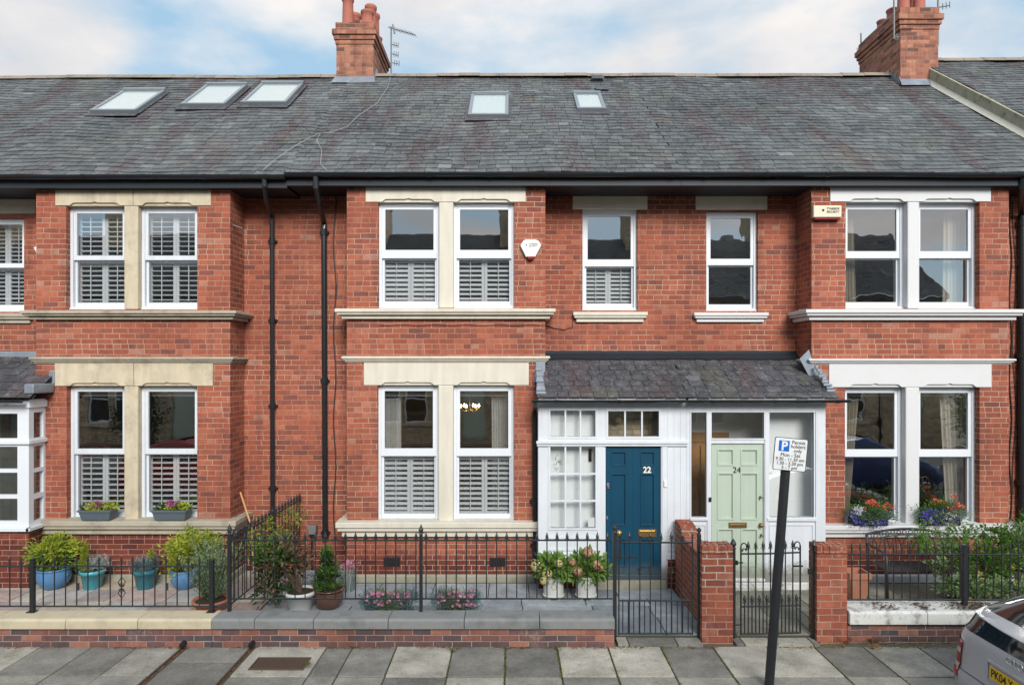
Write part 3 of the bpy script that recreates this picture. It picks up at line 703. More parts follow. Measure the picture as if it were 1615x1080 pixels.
def roof(H, x0, x1, dz=0, sag=.045):
    ye, ze, yr, zr = YE, ZE+dz, YR, ZR+dz
    b = MB(); slate_roof(b, x0, x1, ye, ze, yr, zr, 33, .17, .26, th=.014, sag=sag, jit=.006)
    b.face([(x0, yr, zr-.02), (x1, yr, zr-.02), (x1, 8.5, zr-(8.5-yr)*SL), (x0, 8.5, zr-(8.5-yr)*SL)], 0, .4)
    rf = b.build('roof', 'slate', H)
    b = MB(); x = x0
    while x < x1-.01:
        e = min(x+random.uniform(.42, .47), x1); j = .012*mnoise.noise(Vector((x*.6, 0, 5)))*2+random.uniform(-.004, .004)
        b.mesh([(x+.003, yr-.15, zr-.05+j), (x+.003, yr, zr+.075+j), (x+.003, yr+.13, zr-.06+j), (e-.003, yr-.15, zr-.05+j), (e-.003, yr, zr+.075+j), (e-.003, yr+.13, zr-.06+j),
                (x+.003, yr-.09, zr+.035+j), (e-.003, yr-.09, zr+.035+j), (x+.003, yr+.09, zr+.035+j), (e-.003, yr+.09, zr+.035+j)],
               [(0, 3, 7, 6), (6, 7, 4, 1), (1, 4, 9, 8), (8, 9, 5, 2), (0, 6, 1, 8, 2), (3, 5, 9, 4, 7)], 0, random.random()); x = e
    b.build('ridge_tile_course', 'ridge', rf)
    # fascia, soffit, gutter
    b = MB(); b.box(x0, x1, -.13, -.105, 5.945+dz, 6.13+dz); b.box(x0, x1, -.104, .52, 5.952+dz, 5.972+dz); b.build('fascia', 'fascia', H, bevel=.004)
    gutter(H, x0, x1, -.195, 6.115+dz, .062)

def gutter(H, x0, x1, yc, zc, r, wob=.008, brk=.9, mat='black'):
    b = MB(); n = 10; N_ = max(2, int((x1-x0)/.6))
    arc = [(-math.cos(math.pi*k/n)*r, -math.sin(math.pi*k/n)*r) for k in range(n+1)]
    arc = arc+[(a*.9, c*.9) for a, c in reversed(arc)]
    for i in range(N_):
        xa, xb = x0+(x1-x0)*i/N_, x0+(x1-x0)*(i+1)/N_
        za, zb = [zc+wob*mnoise.noise(Vector((q*.5, 1, 2)))*2 for q in (xa, xb)]
        k = len(arc); vs = [(xa, yc+a, za+c) for a, c in arc]+[(xb, yc+a, zb+c) for a, c in arc]
        fs = [(j, k+j, k+(j+1) % k, (j+1) % k) for j in range(k)]
        if i == 0: fs.append(tuple(range(k)))
        if i == N_-1: fs.append(tuple(range(2*k-1, k-1, -1)))
        b.mesh(vs, fs)
    x = x0+.35
    while x < x1:
        k = len(arc); b.mesh([(x-.03, yc+a*1.1, zc+c*1.1+.002) for a, c in arc]+[(x+.03, yc+a*1.1, zc+c*1.1+.002) for a, c in arc], [(j, k+j, k+(j+1) % k, (j+1) % k) for j in range(k)]+[tuple(range(k)), tuple(range(2*k-1, k-1, -1))]); b.box(x-.012, x+.012, yc, yc+.075, zc-.05, zc-.03); x += brk*random.choice([1, 1, 1.7])
    return b.build('gutter', mat, H)

def downpipe(H, pts, r=.036, colls=(), mat='black', parts=True):
    b = MB(); b.tube(pts, r, 14)
    for (x, y, z) in colls:
        b.tube([(x, y, z-.045), (x, y, z+.045)], r*1.28, 14); b.box(x-.07, x+.07, y+.0, y+r+.03, z-.014, z+.014)
    return b.build('downpipe', mat, H, smooth=False)

def chimney(H, x0, x1, y0, y1, ztop, pots, front_z, flash='lead'):
    b = MB(); zc = ztop
    steps = [(0, .16, .015), (.16, .27, .075), (.27, .36, .045), (.36, .45, .018)]
    b.box(x0, x1, y0, y1, front_z-.6, zc-.45)
    for a, c, o in steps: b.box(x0-o, x1+o, y0-o, y1+o, zc-c, zc-a-.0005)
    ch = b.build('chimney', 'brick_stack', H, bevel=.004)
    b = MB(); b.prismx([(y0+.02, zc), (y1-.02, zc), (y1-.16, zc+.06), (y0+.16, zc+.06)], x0+.03, x1-.03); b.build('flaunching', 'lead', ch, bevel=.02)
    for (px, py, s, kind) in pots:
        q = MB()
        if kind == 0: prof = [(.125, 0), (.125, .06), (.118, .09), (.112, .4), (.108, .52), (.128, .54), (.132, .60), (.118, .62), (.09, .62), (.085, .5)]
        else: prof = [(.15, 0), (.15, .05), (.13, .08), (.12, .25), (.14, .27), (.14, .31), (.11, .33), (.09, .32)]
        q.lathe((px, py, zc+.04), [(r*s, z*s) for r, z in prof], 20); q.build('chimney_pot', 'potred', ch, smooth=True)
    # flashing skirt
    b = MB(); zf = ZE+SL*(y0-YE)
    b.mesh([(x0-.07, y0-.17, zf-.17*SL+.04), (x1+.07, y0-.17, zf-.17*SL+.04), (x1+.02, y0-.012, zf+.1), (x0-.02, y0-.012, zf+.1)], [(0, 1, 2, 3)])
    n_ = int((y1-y0)/.13)
    for sgn, xx in ((-1, x0-.01), (1, x1+.01)):
        for k in range(n_):
            ya = y0+k*.13; yb = ya+.12; zz = ZE+SL*(min(ya, YR)-YE)
            if ya > YR: zz = ZR-SL*(ya-YR)
            b.box(xx-.004, xx+.004, ya, yb, zz-.1, zz+.16+.02*math.sin(k))
    b.build('flashing', flash, ch)
    return ch

def skylight(H, px0, px1, pyb, pyt, dz=0, blind=True):
    a = on_roof(px0, pyb, dz); b_ = on_roof(px1, pyb, dz); t = on_roof(px0, pyt, dz)
    x0, x1 = a.x, b_.x; L = (t-Vector((t.x, a.y, a.z))).length; L = math.hypot(t.y-a.y, t.z-a.z)
    u = Vector((0, math.cos(PIT), math.sin(PIT))); n = Vector((0, -math.sin(PIT), math.cos(PIT)))
    mt = Matrix(((1, 0, 0, 0), (0, u.y, n.y, a.y), (0, u.z, n.z, a.z), (0, 0, 0, 1)))
    b = MB(); w = .06
    for (c, d, e, f) in ((x0, x1, 0, w), (x0, x1, L-w, L), (x0, x0+w, w+.001, L-w-.001), (x1-w, x1, w+.001, L-w-.001)):
        b.box(c, d, e, f, .0, .078 if e == 0 or f == L else .07, mat=mt)
    b.box(x0-.05, x1+.05, -.16, -.001, .01, .022, 1, mat=mt)
    b.box(x0-.06, x0-.001, -.001, L+.04, .005, .018, 1, mat=mt); b.box(x1+.001, x1+.06, -.001, L+.04, .005, .018, 1, mat=mt)
    b.box(x0+.0, x1-.0, L-.04, L+.04, .079, .095, mat=mt)
    f = b.build('skylight', ['alu', 'slatep'], H, bevel=.006)
    b = MB(); b.box(x0+w, x1-w, w, L-w, .03, .045, mat=mt); b.build('blind', 'blind', f)
    b = MB(); b.face([mt @ Vector(q) for q in ((x0+w, w, .055), (x1-w, w, .055), (x1-w, L-w, .055), (x0+w, L-w, .055))]); b.build('pane', 'glassp', f)

def rect(px0, px1, py0, py1, Y): return (gx(px0, Y), gx(px1, Y), gz(py1, Y), gz(py0, Y))

def door(H, px0, px1, py0, py1, Y, panels, mat, extra=None):
    x0, x1, z0, z1 = rect(px0, px1, py0, py1, Y); b = MB()
    rs = [rect(*p, Y) for p in panels]
    b.holes(x0, x1, z0, z1, Y, Y+.044, rs)
    for r_ in rs: b.box(r_[0], r_[1], Y+.018, Y+.03, r_[2], r_[3])
    d = b.build('door', mat, H)
    for r_ in rs:
        q = MB(); q.frame(r_[0]-.008, r_[1]+.008, r_[2]-.008, r_[3]+.008, Y-.009, Y+.0, .018)
        q.frame(r_[0]+.001, r_[1]-.001, r_[2]+.001, r_[3]-.001, Y+.001, Y+.017, .014)
        q.build('panel_moulding', mat, d, bevel=.004)
    return d, (x0, x1, z0, z1)

# ------------------------------------------------------------ number 22 (middle)
XB1, XB2, XB3 = -3.37, 2.53, 8.60                     # party lines
H22 = thing('terraced_house', 'middle red brick terraced house with cream stone trim and petrol blue front door', 'house', (-.4, 0, 0), 'red brick terraced houses')
wb = MB(); holes = []
b22 = dict(x=(gx(547, 0), gx(860, 0)), trim='cream', vent=True,
    up=dict(px=((598, 693), (716, 811)), y=(321, 487), mid=(394, 407), lint=(577, 829, 296, 317), sh='low', pitch=.072, tilt=40),
    lo=dict(px=((597, 692), (716, 811)), y=(607, 823), mid=(707, 719), lint=(574, 834, 572, 606), sh='low', pitch=.078, tilt=22,
            curt=((0, 603, 633, 603, 634), (1, 775, 806, 777, 806))),
    sill_up=(487, 503), string=(562, 571), sill_lo=(823, 846))
bay(H22, wb, b22)
narrow(H22, holes, (918, 1004), (332, 490), (409, 420), (903, 1021, 306, 331), (905, 1021, 492, 508), 'cream', 'lintel_old', 'low', tilt=35)
shell(H22, XB1, XB2, wb, holes, bayx=b22['x'])
roof(H22, XB1, XB2)
# ------------------------------------------------------------ number 24 (right)
H24 = thing('terraced_house', 'right-hand red brick terraced house with white stone trim and sage green front door', 'house', (5.6, 0, 0), 'red brick terraced houses')
wb = MB(); holes = []
b24 = dict(x=(gx(1280, 0), gx(1591, 0)), trim='whitestone', Yf=.11, glass='glassold', cmat='curtainc',
    up=dict(px=((1328, 1424), (1443, 1537)), y=(321, 488), mid=(396, 407), lint=(1309, 1562, 296, 319), curt=((0, 1329, 1344, 1329, 1350), (1, 1488, 1530, 1486, 1533))),
    lo=dict(px=((1327, 1421), (1443, 1537)), y=(610, 828), mid=(708.5, 720), lint=(1307, 1563, 574, 609), curt=((0, 1330, 1357, 1326, 1338), (1, 1480, 1532, 1492, 1536))),
    sill_up=(488, 505), string=(566, 574), sill_lo=(828, 847), plinth='whitestone')
bay(H24, wb, b24)
narrow(H24, holes, (1112, 1193), (335, 491), (408, 418), (1097, 1210, 305, 331), (1096, 1212, 493, 508), 'whitestone', 'lintel_old', None, 'glassold')
shell(H24, XB2, XB3, wb, holes, bayx=b24['x'])
roof(H24, XB2, XB3)
# ------------------------------------------------------------ number 20 (left)
H20 = thing('terraced_house', 'left-hand red brick terraced house with unpainted sandstone lintels and fully shuttered upper windows', 'house', (-6.4, 0, 0), 'red brick terraced houses')
wb = MB(); holes = []
b20 = dict(x=(gx(57, 0), gx(363, 0)), trim='sandstone', silltrim='sandtop', Yf=.10, split=True, wood=True, glass='glass',
    up=dict(px=((111, 202), (224, 316)), y=(327, 489), mid=(403, 410), lint=(88, 333, 300, 321), sh='full', pitch=.075, tilt=14),
    lo=dict(px=((112, 202), (224, 316)), y=(608, 820), mid=(707.5, 716), lint=(87, 336, 573, 606), sh='low', pitch=.085, tilt=14),
    sill_up=(490, 504), string=(563, 573), sill_lo=(821, 842))
bay(H20, wb, b20)
narrow(H20, holes, (-40, 43), (345, 492), (415, 422), (-60, 57, 314, 337), (-56, 47, 494, 510), 'sandtop', 'lintel_old', 'full', tilt=14)
shell(H20, -9.4, XB1, wb, holes, bayx=b20['x'])
roof(H20, -9.4, XB1, dz=-.035)
# ------------------------------------------------------------ neighbours beyond the frame
def plainhouse(H, bx, trim):
    wb = MB(); dx_ = bx[0]-b22['x'][0]
    c = dict(b22); c['x'] = bx; c['trim'] = trim
    for k in ('up', 'lo'):
        s = dict(c[k]); off = dx_*FPX/(10+.085); off0 = dx_*FPX/10
        s['px'] = tuple((a+off, b_+off) for a, b_ in s['px']); s['lint'] = (s['lint'][0]+off0, s['lint'][1]+off0, s['lint'][2], s['lint'][3]); s['curt'] = (); s['sh'] = None; c[k] = s
    bay(H, wb, c); return wb, c
H18 = thing('terraced_house', 'neighbouring terraced house at the far left end, its slate roof meeting the clouds', 'house', (-12.4, 0, 0), 'red brick terraced houses')
w18 = b22['x'][1]-b22['x'][0]
wb, c18 = plainhouse(H18, (-11.6-w18, -11.6), 'sandstone'); shell(H18, -15.5, -9.4, wb, [], bayx=c18['x']); roof(H18, -15.5, -9.4, dz=-.045)
H26 = thing('terraced_house', 'neighbouring terraced house at the far right whose slate roof stands one step higher', 'house', (11.6, 0, 0), 'red brick terraced houses')
wb, c26 = plainhouse(H26, (9.4, 9.4+w18), 'cream'); shell(H26, XB3, 14.7, wb, [], bayx=c26['x']); roof(H26, XB3+.02, 14.7, dz=.33)
b = MB(); n_ = 14; u = Vector((0, math.cos(PIT), math.sin(PIT)))
b.prismy([(0, 0)], 0, 0) if False else None
L = math.hypot(YR-YE, ZR-ZE)
b.mesh([(XB3-.03, YE, ZE-.1), (XB3-.03, YR, ZR-.1), (XB3-.03, YR, ZR+.32), (XB3-.03, YE, ZE+.32), (XB3+.03, YE, ZE-.1), (XB3+.03, YR, ZR-.1), (XB3+.03, YR, ZR+.32), (XB3+.03, YE, ZE+.32)],
       [(0, 3, 2, 1), (0, 4, 7, 3), (3, 7, 6, 2)])
b.build('upstand', 'mosswall', H26)
b = MB(); b.mesh([(XB3-.11, YE, ZE+.02), (XB3-.11, YR, ZR+.02), (XB3-.025, YR, ZR+.11), (XB3-.025, YE, ZE+.11)], [(0, 3, 2, 1)]); b.build('mortar_fillet', 'cement', H26)
b = MB(); b.box(XB3-.05, XB3+.05, -.13, 3.9, 5.0, 6.0) if False else None

# ------------------------------------------------------------ details on the houses
for H, args in ((H22, [(738, 802, 187, 153), (910, 956, 177, 152)]), (H20, [(143, 215, 180, 147), (285, 355, 170, 138), (380, 452, 167, 136)])):
    for a in args: skylight(H, *a)
pts1 = [(-3.44-.0, 3.9, 1, 0)]
ztop1 = gz(36, 3.7)
pots = []
for k in range(4):
    for xx in (-3.47, -3.06): pots.append((xx, 3.95+k*.34, 1.0 if k < 3 else .85, 0 if (k+int(xx*10)) % 3 else 1))
chimney(H20, -3.65, -2.88, 3.7, 5.15, ztop1, pots, ZE+SL*(3.7-YE))
ztop2 = gz(12, 3.55)
pots = [(8.22, 3.85, 1.0, 0), (8.55, 3.85, 1.0, 0), (8.22, 4.25, .9, 1), (8.55, 4.25, 1.0, 0), (8.22, 4.65, .8, 1), (8.55, 4.65, .9, 1)]
chimney(H24, 7.98, 8.76, 3.55, 5.15, ztop2, pots, ZE+SL*(3.55-YE))
# roof vents
for (px, py, s) in ((943, 130, 1), (950, 146, .8)):
    p = on_roof(px, py); mt = Matrix.Translation(p) @ Matrix.Rotation(PIT, 4, 'X')
    b = MB(); b.box(-.1, .1, 0, .2, 0, .07*s, mat=mt); b.box(-.13, .13, -.03, .22, .07*s, .09*s, mat=mt); b.build('roof_vent', 'slatep', H22, bevel=.01)
# downpipes
Yp = .53-.06
def wp(px, py, Y): return (gx(px, Y), Y, gz(py, Y))
downpipe(H20, [(gx(417, -.19), -.19, 6.06), (gx(417, -.19), -.19, 5.93), (gx(420, 0), .0, gz(318, 0)), wp(429, 340, Yp), wp(429, 352, Yp), wp(430, 852, Yp)], colls=[wp(429, 380, Yp), wp(429.5, 505, Yp), wp(430, 640, Yp), wp(430, 770, Yp)])
downpipe(H22, [(gx(498, -.19), -.19, 6.06), (gx(498, -.19), -.19, 5.90), (gx(503, 0), .0, gz(318, 0)), wp(511, 352, Yp), wp(511, 364, Yp), wp(513, 850, Yp)], r=.043, colls=[wp(511, 366, Yp), wp(512, 600, Yp), wp(513, 840, Yp)])
downpipe(H24, [(gx(1613, -.15), -.15, 6.06), (gx(1613, -.15), -.15, 5.93), wp(1612, 340, Yp), wp(1611, 900, Yp)], r=.055, colls=[wp(1612, 352, Yp), wp(1611, 560, Yp), wp(1611, 760, Yp)])
downpipe(H22, [(gx(843, -.06), -.49, 2.74), (gx(843, -.06), -.42, 2.68), wp(843, 650, -.05), wp(844, 905, -.05), (gx(845, -.08), -.12, .12), (gx(847, -.12), -.2, .06)], r=.036, colls=[wp(843, 790, -.05), wp(844, 860, -.05)])
# air bricks
for (a, b_, c, d) in ((605, 631, 879, 893), (772, 797, 879, 893)):
    r_ = rect(a, b_, c, d, 0); b = MB(); b.box(r_[0], r_[1], -.004, .01, r_[2], r_[3])
    for i in range(7):
        b.box(r_[0]+(r_[1]-r_[0])*(i+.1)/7, r_[0]+(r_[1]-r_[0])*(i+.4)/7, -.010, -.004, r_[2], r_[3])
    for i in range(4):
        z = r_[2]+(r_[3]-r_[2])*(i+.2)/4; b.box(r_[0], r_[1], -.012, -.0101, z, z+.01)
    b.build('air_brick', 'vent', H22)
# lead cover strip and cables
def cable(H, pts, r=.006, mat='wire', name='cable'):
    b = MB(); b.tube(pts, r, 5); return b.build(name, mat, H)
cable(H22, [wp(528+2*math.sin(y*.045), y, .515) for y in range(296, 860, 22)], .011)
cable(H22, [wp(528+4*math.sin(y*.03+1), y, .51) for y in range(430, 520, 12)], .005)
cable(H22, [wp(861, 513, .52), wp(875, 518, .52), wp(890, 520, .52), wp(903, 516, .52), wp(904, 500, .52)], .007)
cable(H22, [wp(598+i*8, 513+math.sin(i)*.6, -.008) for i in range(33)], .005)
rp = lambda a, b_, h=.03: tuple(on_roof(a, b_)+Vector((0, -math.sin(PIT)*h, math.cos(PIT)*h)))
cable(H22, [rp(616, 124), rp(612, 140), rp(596, 165), rp(566, 185), rp(548, 203), rp(520, 212), rp(505, 214), rp(500, 225), rp(508, 240), rp(506, 262), rp(516, 272)], .0045, 'greywire')
cable(H20, [rp(505, 213), rp(485, 222), rp(455, 240), rp(430, 258), rp(415, 272)], .0045, 'greywire')
cable(H24, [wp(1594+2*math.sin(y*.05), y, .515) for y in range(300, 850, 20)], .009)
cable(H24, [wp(1600+3*math.sin(y*.03+1), y, .515) for y in range(320, 800, 20)], .006)
# little bracket on the left bay's side and lead patches
b = MB(); b.tube([(gx(363, 0), .1, gz(353, 0)), (gx(368, 0)+.09, .12, gz(358, 0))], .014, 6); b.build('bracket', 'iron', H20)
b = MB(); b.box(gx(485, .4), gx(498, .4), .40, .528, gz(843, .4), gz(829, .4)); b.build('meter_box', 'steel', H22, bevel=.01)
cable(H22, [(gx(492, .45), .46, gz(843, .4)), (gx(492, .45), .46, .05)], .02, 'iron', 'conduit')

# ------------------------------------------------------------ shared porch front
YP = -.35
def muntin_window(H, px0, px1, py0, py1, cols, rows, Y=YP, mat='whitewood', glass='glassp', bead=.03):
    x0, x1, z0, z1 = rect(px0, px1, py0, py1, Y); m = .024; b = MB()
    hs = [(x0+(x1-x0)*i/cols+m/2*(i > 0), x0+(x1-x0)*(i+1)/cols-m/2*(i < cols-1), z0+(z1-z0)*j/rows+m/2*(j > 0), z0+(z1-z0)*(j+1)/rows-m/2*(j < rows-1)) for i in range(cols) for j in range(rows)]
    b.holes(x0-bead, x1+bead, z0-bead, z1+bead, Y-.012, Y+.03, hs)
    f = b.build('porch_window', mat, H, bevel=.003)
    for h in hs:
        q = MB(); q.face([(h[0], Y+.01, h[2]), (h[1], Y+.01, h[2]), (h[1], Y+.01, h[3]), (h[0], Y+.01, h[3])]); q.build('pane', glass, f)
    return f, (x0, x1, z0, z1)
ZPT = 2.76
def porch_front(H, x0, x1, opens, brick=(), name='porch'):
    b = MB(); b.holes(x0, x1, .0, ZPT, YP, YP+.06, opens+list(brick)); return b
# 22's half
x0p, xdp, x1p = gx(849, YP), XB2, gx(1302, YP)
o22 = [rect(868, 939, 647, 688, YP), rect(868, 939, 704, 832, YP), rect(959, 1039, 648, 688, YP), rect(955, 1042.5, 703, 930, YP)]
bk22 = [(x0p, gx(938, YP), 0, gz(879, YP)), (gx(1053, YP), xdp, 0, gz(880, YP))]
b = porch_front(H22, x0p, xdp, o22, bk22)
b.box(x0p, x0p+.05, YP+.061, -.005, 0.4, ZPT)
b.box(x0p-.03, gx(1084, YP), YP-.05, YP-.001, gz(699, YP), gz(695, YP)); b.box(x0p-.02, gx(1084, YP), YP-.03, YP-.001, gz(703, YP), gz(699.2, YP))
b.box(x0p-.0, xdp, YP-.02, YP-.001, gz(646, YP)+.04, ZPT)
for a in range(1053, 1084, 10): b.box(gx(a, YP), gx(a, YP)+.006, YP-.006, YP-.001, gz(872, YP), gz(704, YP)); b.box(gx(a, YP), gx(a, YP)+.006, YP-.006, YP-.001, gz(694, YP), gz(648, YP))
b.box(x0p+.01, gx(940, YP), YP-.03, YP-.001, gz(880, YP), gz(872, YP)); b.box(gx(1050, YP), xdp-.01, YP-.03, YP-.001, gz(881, YP), gz(873, YP))
q = rect(862, 944, 846, 868, YP); b.frame(*q, YP-.012, YP-.001, .03)
q = rect(1052, 1070, 842, 868, YP); b.frame(*q, YP-.012, YP-.001, .02)
b.box(gx(942, YP), gx(952, YP), YP-.014, YP-.001, .14, gz(703.5, YP)); b.box(gx(1044, YP), gx(1052, YP), YP-.014, YP-.001, .14, gz(703.5, YP))
P22 = b.build('porch', 'whitewood', H22, bevel=.004)
for q in bk22:
    b = MB(); b.box(q[0]+.002, q[1], YP, YP+.1, 0, q[3]-.001); b.build('porch_base_wall', 'brick', H22)
muntin_window(H22, 868, 939, 647, 688, 3, 1); muntin_window(H22, 868, 939, 704, 832, 3, 3); muntin_window(H22, 959, 1039, 648, 688, 3, 1, glass='glassp')
pan = [(a, c, t, e) for (a, c) in ((965, 987), (1011, 1032)) for (t, e) in ((712, 734), (747, 828), (850, 893))]
D22, dr = door(H22, 956, 1042, 704, 914, YP+.03, pan, 'bluedoor')
b = MB(); b.box(gx(998.6, YP), gx(1000, YP), YP+.026, YP+.0295, dr[2]+.1, dr[3]); b.box(dr[0], dr[1], YP+.005, YP+.029, dr[2], dr[2]+.075); b.build('weather_bar', 'bluedoor', D22, bevel=.003)
text_mesh('22', .125, (gx(1021, YP), YP+.022, gz(741.5, YP)), 'numwhite', D22, 'house_number', .012, off=.003, sx=.95)
def letterbox(D, px0, px1, py0, py1, Y, mat):
    r_ = rect(px0, px1, py0, py1, Y); b = MB(); b.frame(*r_, Y-.010, Y, .018); b.box(r_[0]+.02, r_[1]-.02, Y-.007, Y-.001, r_[2]+.02, r_[3]-.02); b.build('letterbox', mat, D, bevel=.003)
letterbox(D22, 1006.5, 1035, 834, 846, YP+.03, 'brass')
for (px, py, r_) in ((959, 766, .028), (957.5, 817, .018)):
    b = MB(); x, z = gx(px, YP), gz(py, YP); b.box(x-r_*.7, x+r_*.7, YP+.01, YP+.029, z-r_*1.5, z+r_*1.5); b.tube([(x, YP+.029, z), (x, YP-.02, z)], r_*.6, 12); b.build('door_lock', 'steel', D22, bevel=.003)
b = MB(); x, z = gx(1049, YP), gz(762, YP); b.box(x-.025, x+.025, YP-.035, YP-.0145, z-.05, z+.05); b.build('doorbell', 'alarmw', H22, bevel=.008)
b = MB(); b.box(gx(940, YP), gx(1050, YP), YP-.06, YP+.2, -.005, .125); b.build('doorstep', 'plinth', H22, bevel=.01)
b = MB(); b.box(gx(933, YP+.03)+.02, gx(937, YP)+.0, YP+.035, YP+.05, gz(731, YP), gz(706, YP)) if False else b.box(gx(930, YP), gx(935, YP), YP+.14, YP+.159, gz(730, YP), gz(710, YP)); b.build('door_sensor', 'black', H22, bevel=.004)
b = MB(); r_ = rect(927.5, 938, 816, 831, YP); b.box(r_[0], r_[1], YP+.0125, YP+.014, r_[2], r_[3]); st = b.build('window_sticker', 'alarmw', H22)
# 24's half
o24 = [rect(1090, 1114, 650, 815, YP), rect(1122, 1204.5, 650, 691, YP), rect(1213, 1283, 650, 815, YP), rect(1122, 1205, 699, 930, YP)]
b = porch_front(H24, xdp, x1p, o24)
b.box(x1p-.05, x1p, YP+.061, -.005, 0, ZPT); b.box(xdp+.0, x1p, YP-.02, YP-.001, gz(646, YP)+.03, ZPT)
for q in ((1088, 1116, 815.5, 820), (1209, 1287, 815.5, 821)): r_ = rect(*q, YP); b.box(r_[0], r_[1], YP-.03, YP-.001, r_[2], r_[3])
b.frame(*rect(1090, 1114, 826, 905, YP), YP-.012, YP-.001, .02); b.frame(*rect(1213, 1283, 826, 905, YP), YP-.012, YP-.001, .02)
for (a, c) in ((1115, 1121), (1206, 1211.5), (1286, 1292)): b.box(gx(a, YP), gx(c, YP), YP-.016, YP-.001, .1, gz(649, YP))
P24 = b.build('porch', 'whitewood', H24, bevel=.004)
b = MB(); b.box(gx(1088, YP), x1p+.02, YP-.07, YP-.0175, -.005, .10); b.box(gx(1117, YP), gx(1210, YP), YP-.10, YP-.0705, -.005, .055); b.box(gx(1119, YP), gx(1208, YP), YP-.015, YP+.1, .101, gz(913, YP)+.01); b.build('doorstep', 'limewash', H24, bevel=.01)
for q in ((1090, 1114, 650, 815), (1122, 1204.5, 650, 691), (1213, 1283, 650, 815)):
    muntin_window(H24, *q, 1, 1, bead=.018)
pan = [(a, c, t, e) for (a, c) in ((1132, 1156.5), (1169, 1194.5)) for (t, e) in ((708.5, 733), (746, 818.5), (834, 892))]
D24, dr = door(H24, 1122.5, 1204.5, 699.5, 913, YP+.03, pan, 'greendoor')
text_mesh('24', .125, (gx(1163, YP), YP+.022, gz(741.5, YP)), 'ink', D24, 'house_number', .01, off=-.001)
letterbox(D24, 1149, 1177.5, 823.5, 832, YP+.03, 'dullbrass')
for (px, py, r_) in ((1200.5, 828, .03), (1200, 784, .018), (1201.5, 844, .018)):
    b = MB(); x, z = gx(px, YP), gz(py, YP); b.lathe((0, 0, 0), [(r_, 0), (r_, .006), (r_*.4, .01), (r_*.4, .03), (r_*.85, .04), (r_*.9, .055), (r_*.5, .065)], 16)
    b.v = [(x+v[0], YP+.028-v[2], z+v[1]) for v in b.v]; b.build('door_knob', 'dullbrass', D24, smooth=True)
b = MB(); x, z = gx(1119, YP), gz(787, YP); b.box(x-.018, x+.018, YP-.035, YP-.0165, z-.03, z+.035); b.build('doorbell', 'black', H24, bevel=.004)
# porch linings: inner plaster, ceiling, divider and inner door
b = MB(); b.box(x0p+.06, xdp-.03, .47, .525, 0, 2.74); b.box(x0p+.06, x1p-.06, YP+.07, .46, 2.70, 2.73); b.box(x0p+.051, x0p+.06, YP+.07, .46, 0, 2.69); b.box(xdp-.029, xdp-.005, YP+.07, .5, 0, 2.69)
b.build('porch_lining', 'porchin', H22)
b = MB(); b.box(xdp+.0, x1p-.06, .47, .525, 0, 2.69); b.box(xdp+.0, xdp+.02, YP+.07, .46, 0, 2.69); b.build('porch_lining', 'porchin', H24)
b = MB(); b.holes(xdp+.04, xdp+.9, .02, 2.2, .42, .465, [(xdp+.16, xdp+.78, .9, 2.05)]); b.box(xdp+.16, xdp+.78, .44, .45, .9, 2.05); b.box(xdp+.45, xdp+.47, .41, .419, .3, 2.0); b.build('inner_door', 'innerwood', H24, bevel=.005)
b = MB(); b.box(gx(864, YP), gx(942, YP), YP+.16, YP+.165, .5, 2.66); b.build('roller_blind', 'porchin', H22)
b = MB(); b.box(gx(1207, YP+.3), gx(1300, YP+.3)-.03, YP+.30, YP+.31, .3, 2.68); b.build('pale_panel', 'porchin', H24)  # pale panel added behind the wide window so the porch looks brighter inside
b = MB(); b.box(gx(958, 0)-.05, gx(1032, 0), .12, .14, 2.0, 2.66); b.build('buff_brick_panel', 'brick_buff', H22)  # opaque buff brick panel behind the transom, set forward to look less dark
# porch roof (both halves)
for (H, xa, xb, la, lb) in ((H22, x0p-.02, xdp, .51, xdp), (H24, xdp, x1p+.12, xdp, 4.535)):
    b = MB(); ye, ze, yr, zr = YP-.16, 2.80, .53, 3.42
    f0 = (0-ye)/(yr-ye)
    slate_roof(b, xa, xb, ye, ze, 0, ze+(zr-ze)*f0, 4, .15, .25, sag=.006, jit=.004, round_rows=(2, 3), under=True)
    slate_roof(b, la, lb, 0, ze+(zr-ze)*f0, yr, zr, 4, .15, .25, sag=.006, jit=.004, round_rows=(0, 1), under=True)
    pr = b.build('porch_roof', 'slatep', H)
    b = MB(); u = Vector((0, yr-ye, zr-ze)).normalized(); n = Vector((0, -u.z, u.y)); p1 = Vector((0, yr, zr)); p0 = p1-u*.17
    vs = []
    K = 30
    for i in range(K+1):
        x = la+(lb-la)*i/K; j = random.uniform(-.012, .012)
        vs += [(x, p0.y+n.y*.03-u.y*j, p0.z+n.z*.03-u.z*j), (x, p1.y-.01, p1.z+.03), (x, p1.y-.012, p1.z+.07+random.uniform(-.004, .006))]
    fs = []
    for i in range(K): fs += [(3*i, 3*i+3, 3*i+4, 3*i+1), (3*i+1, 3*i+4, 3*i+5, 3*i+2)]
    b.mesh(vs, fs)
    b.build('flashing', 'fascia', pr)
    b = MB(); b.box(xa+.02, xb-.02, ye+.035, ye+.06, 2.735, 2.79); b.build('porch_fascia', 'whitewood', pr)
    gutter(H, xa-.08 if H is H22 else xa, xb if H is H22 else xb+.13, ye-.04, 2.765, .042, .004, .9)
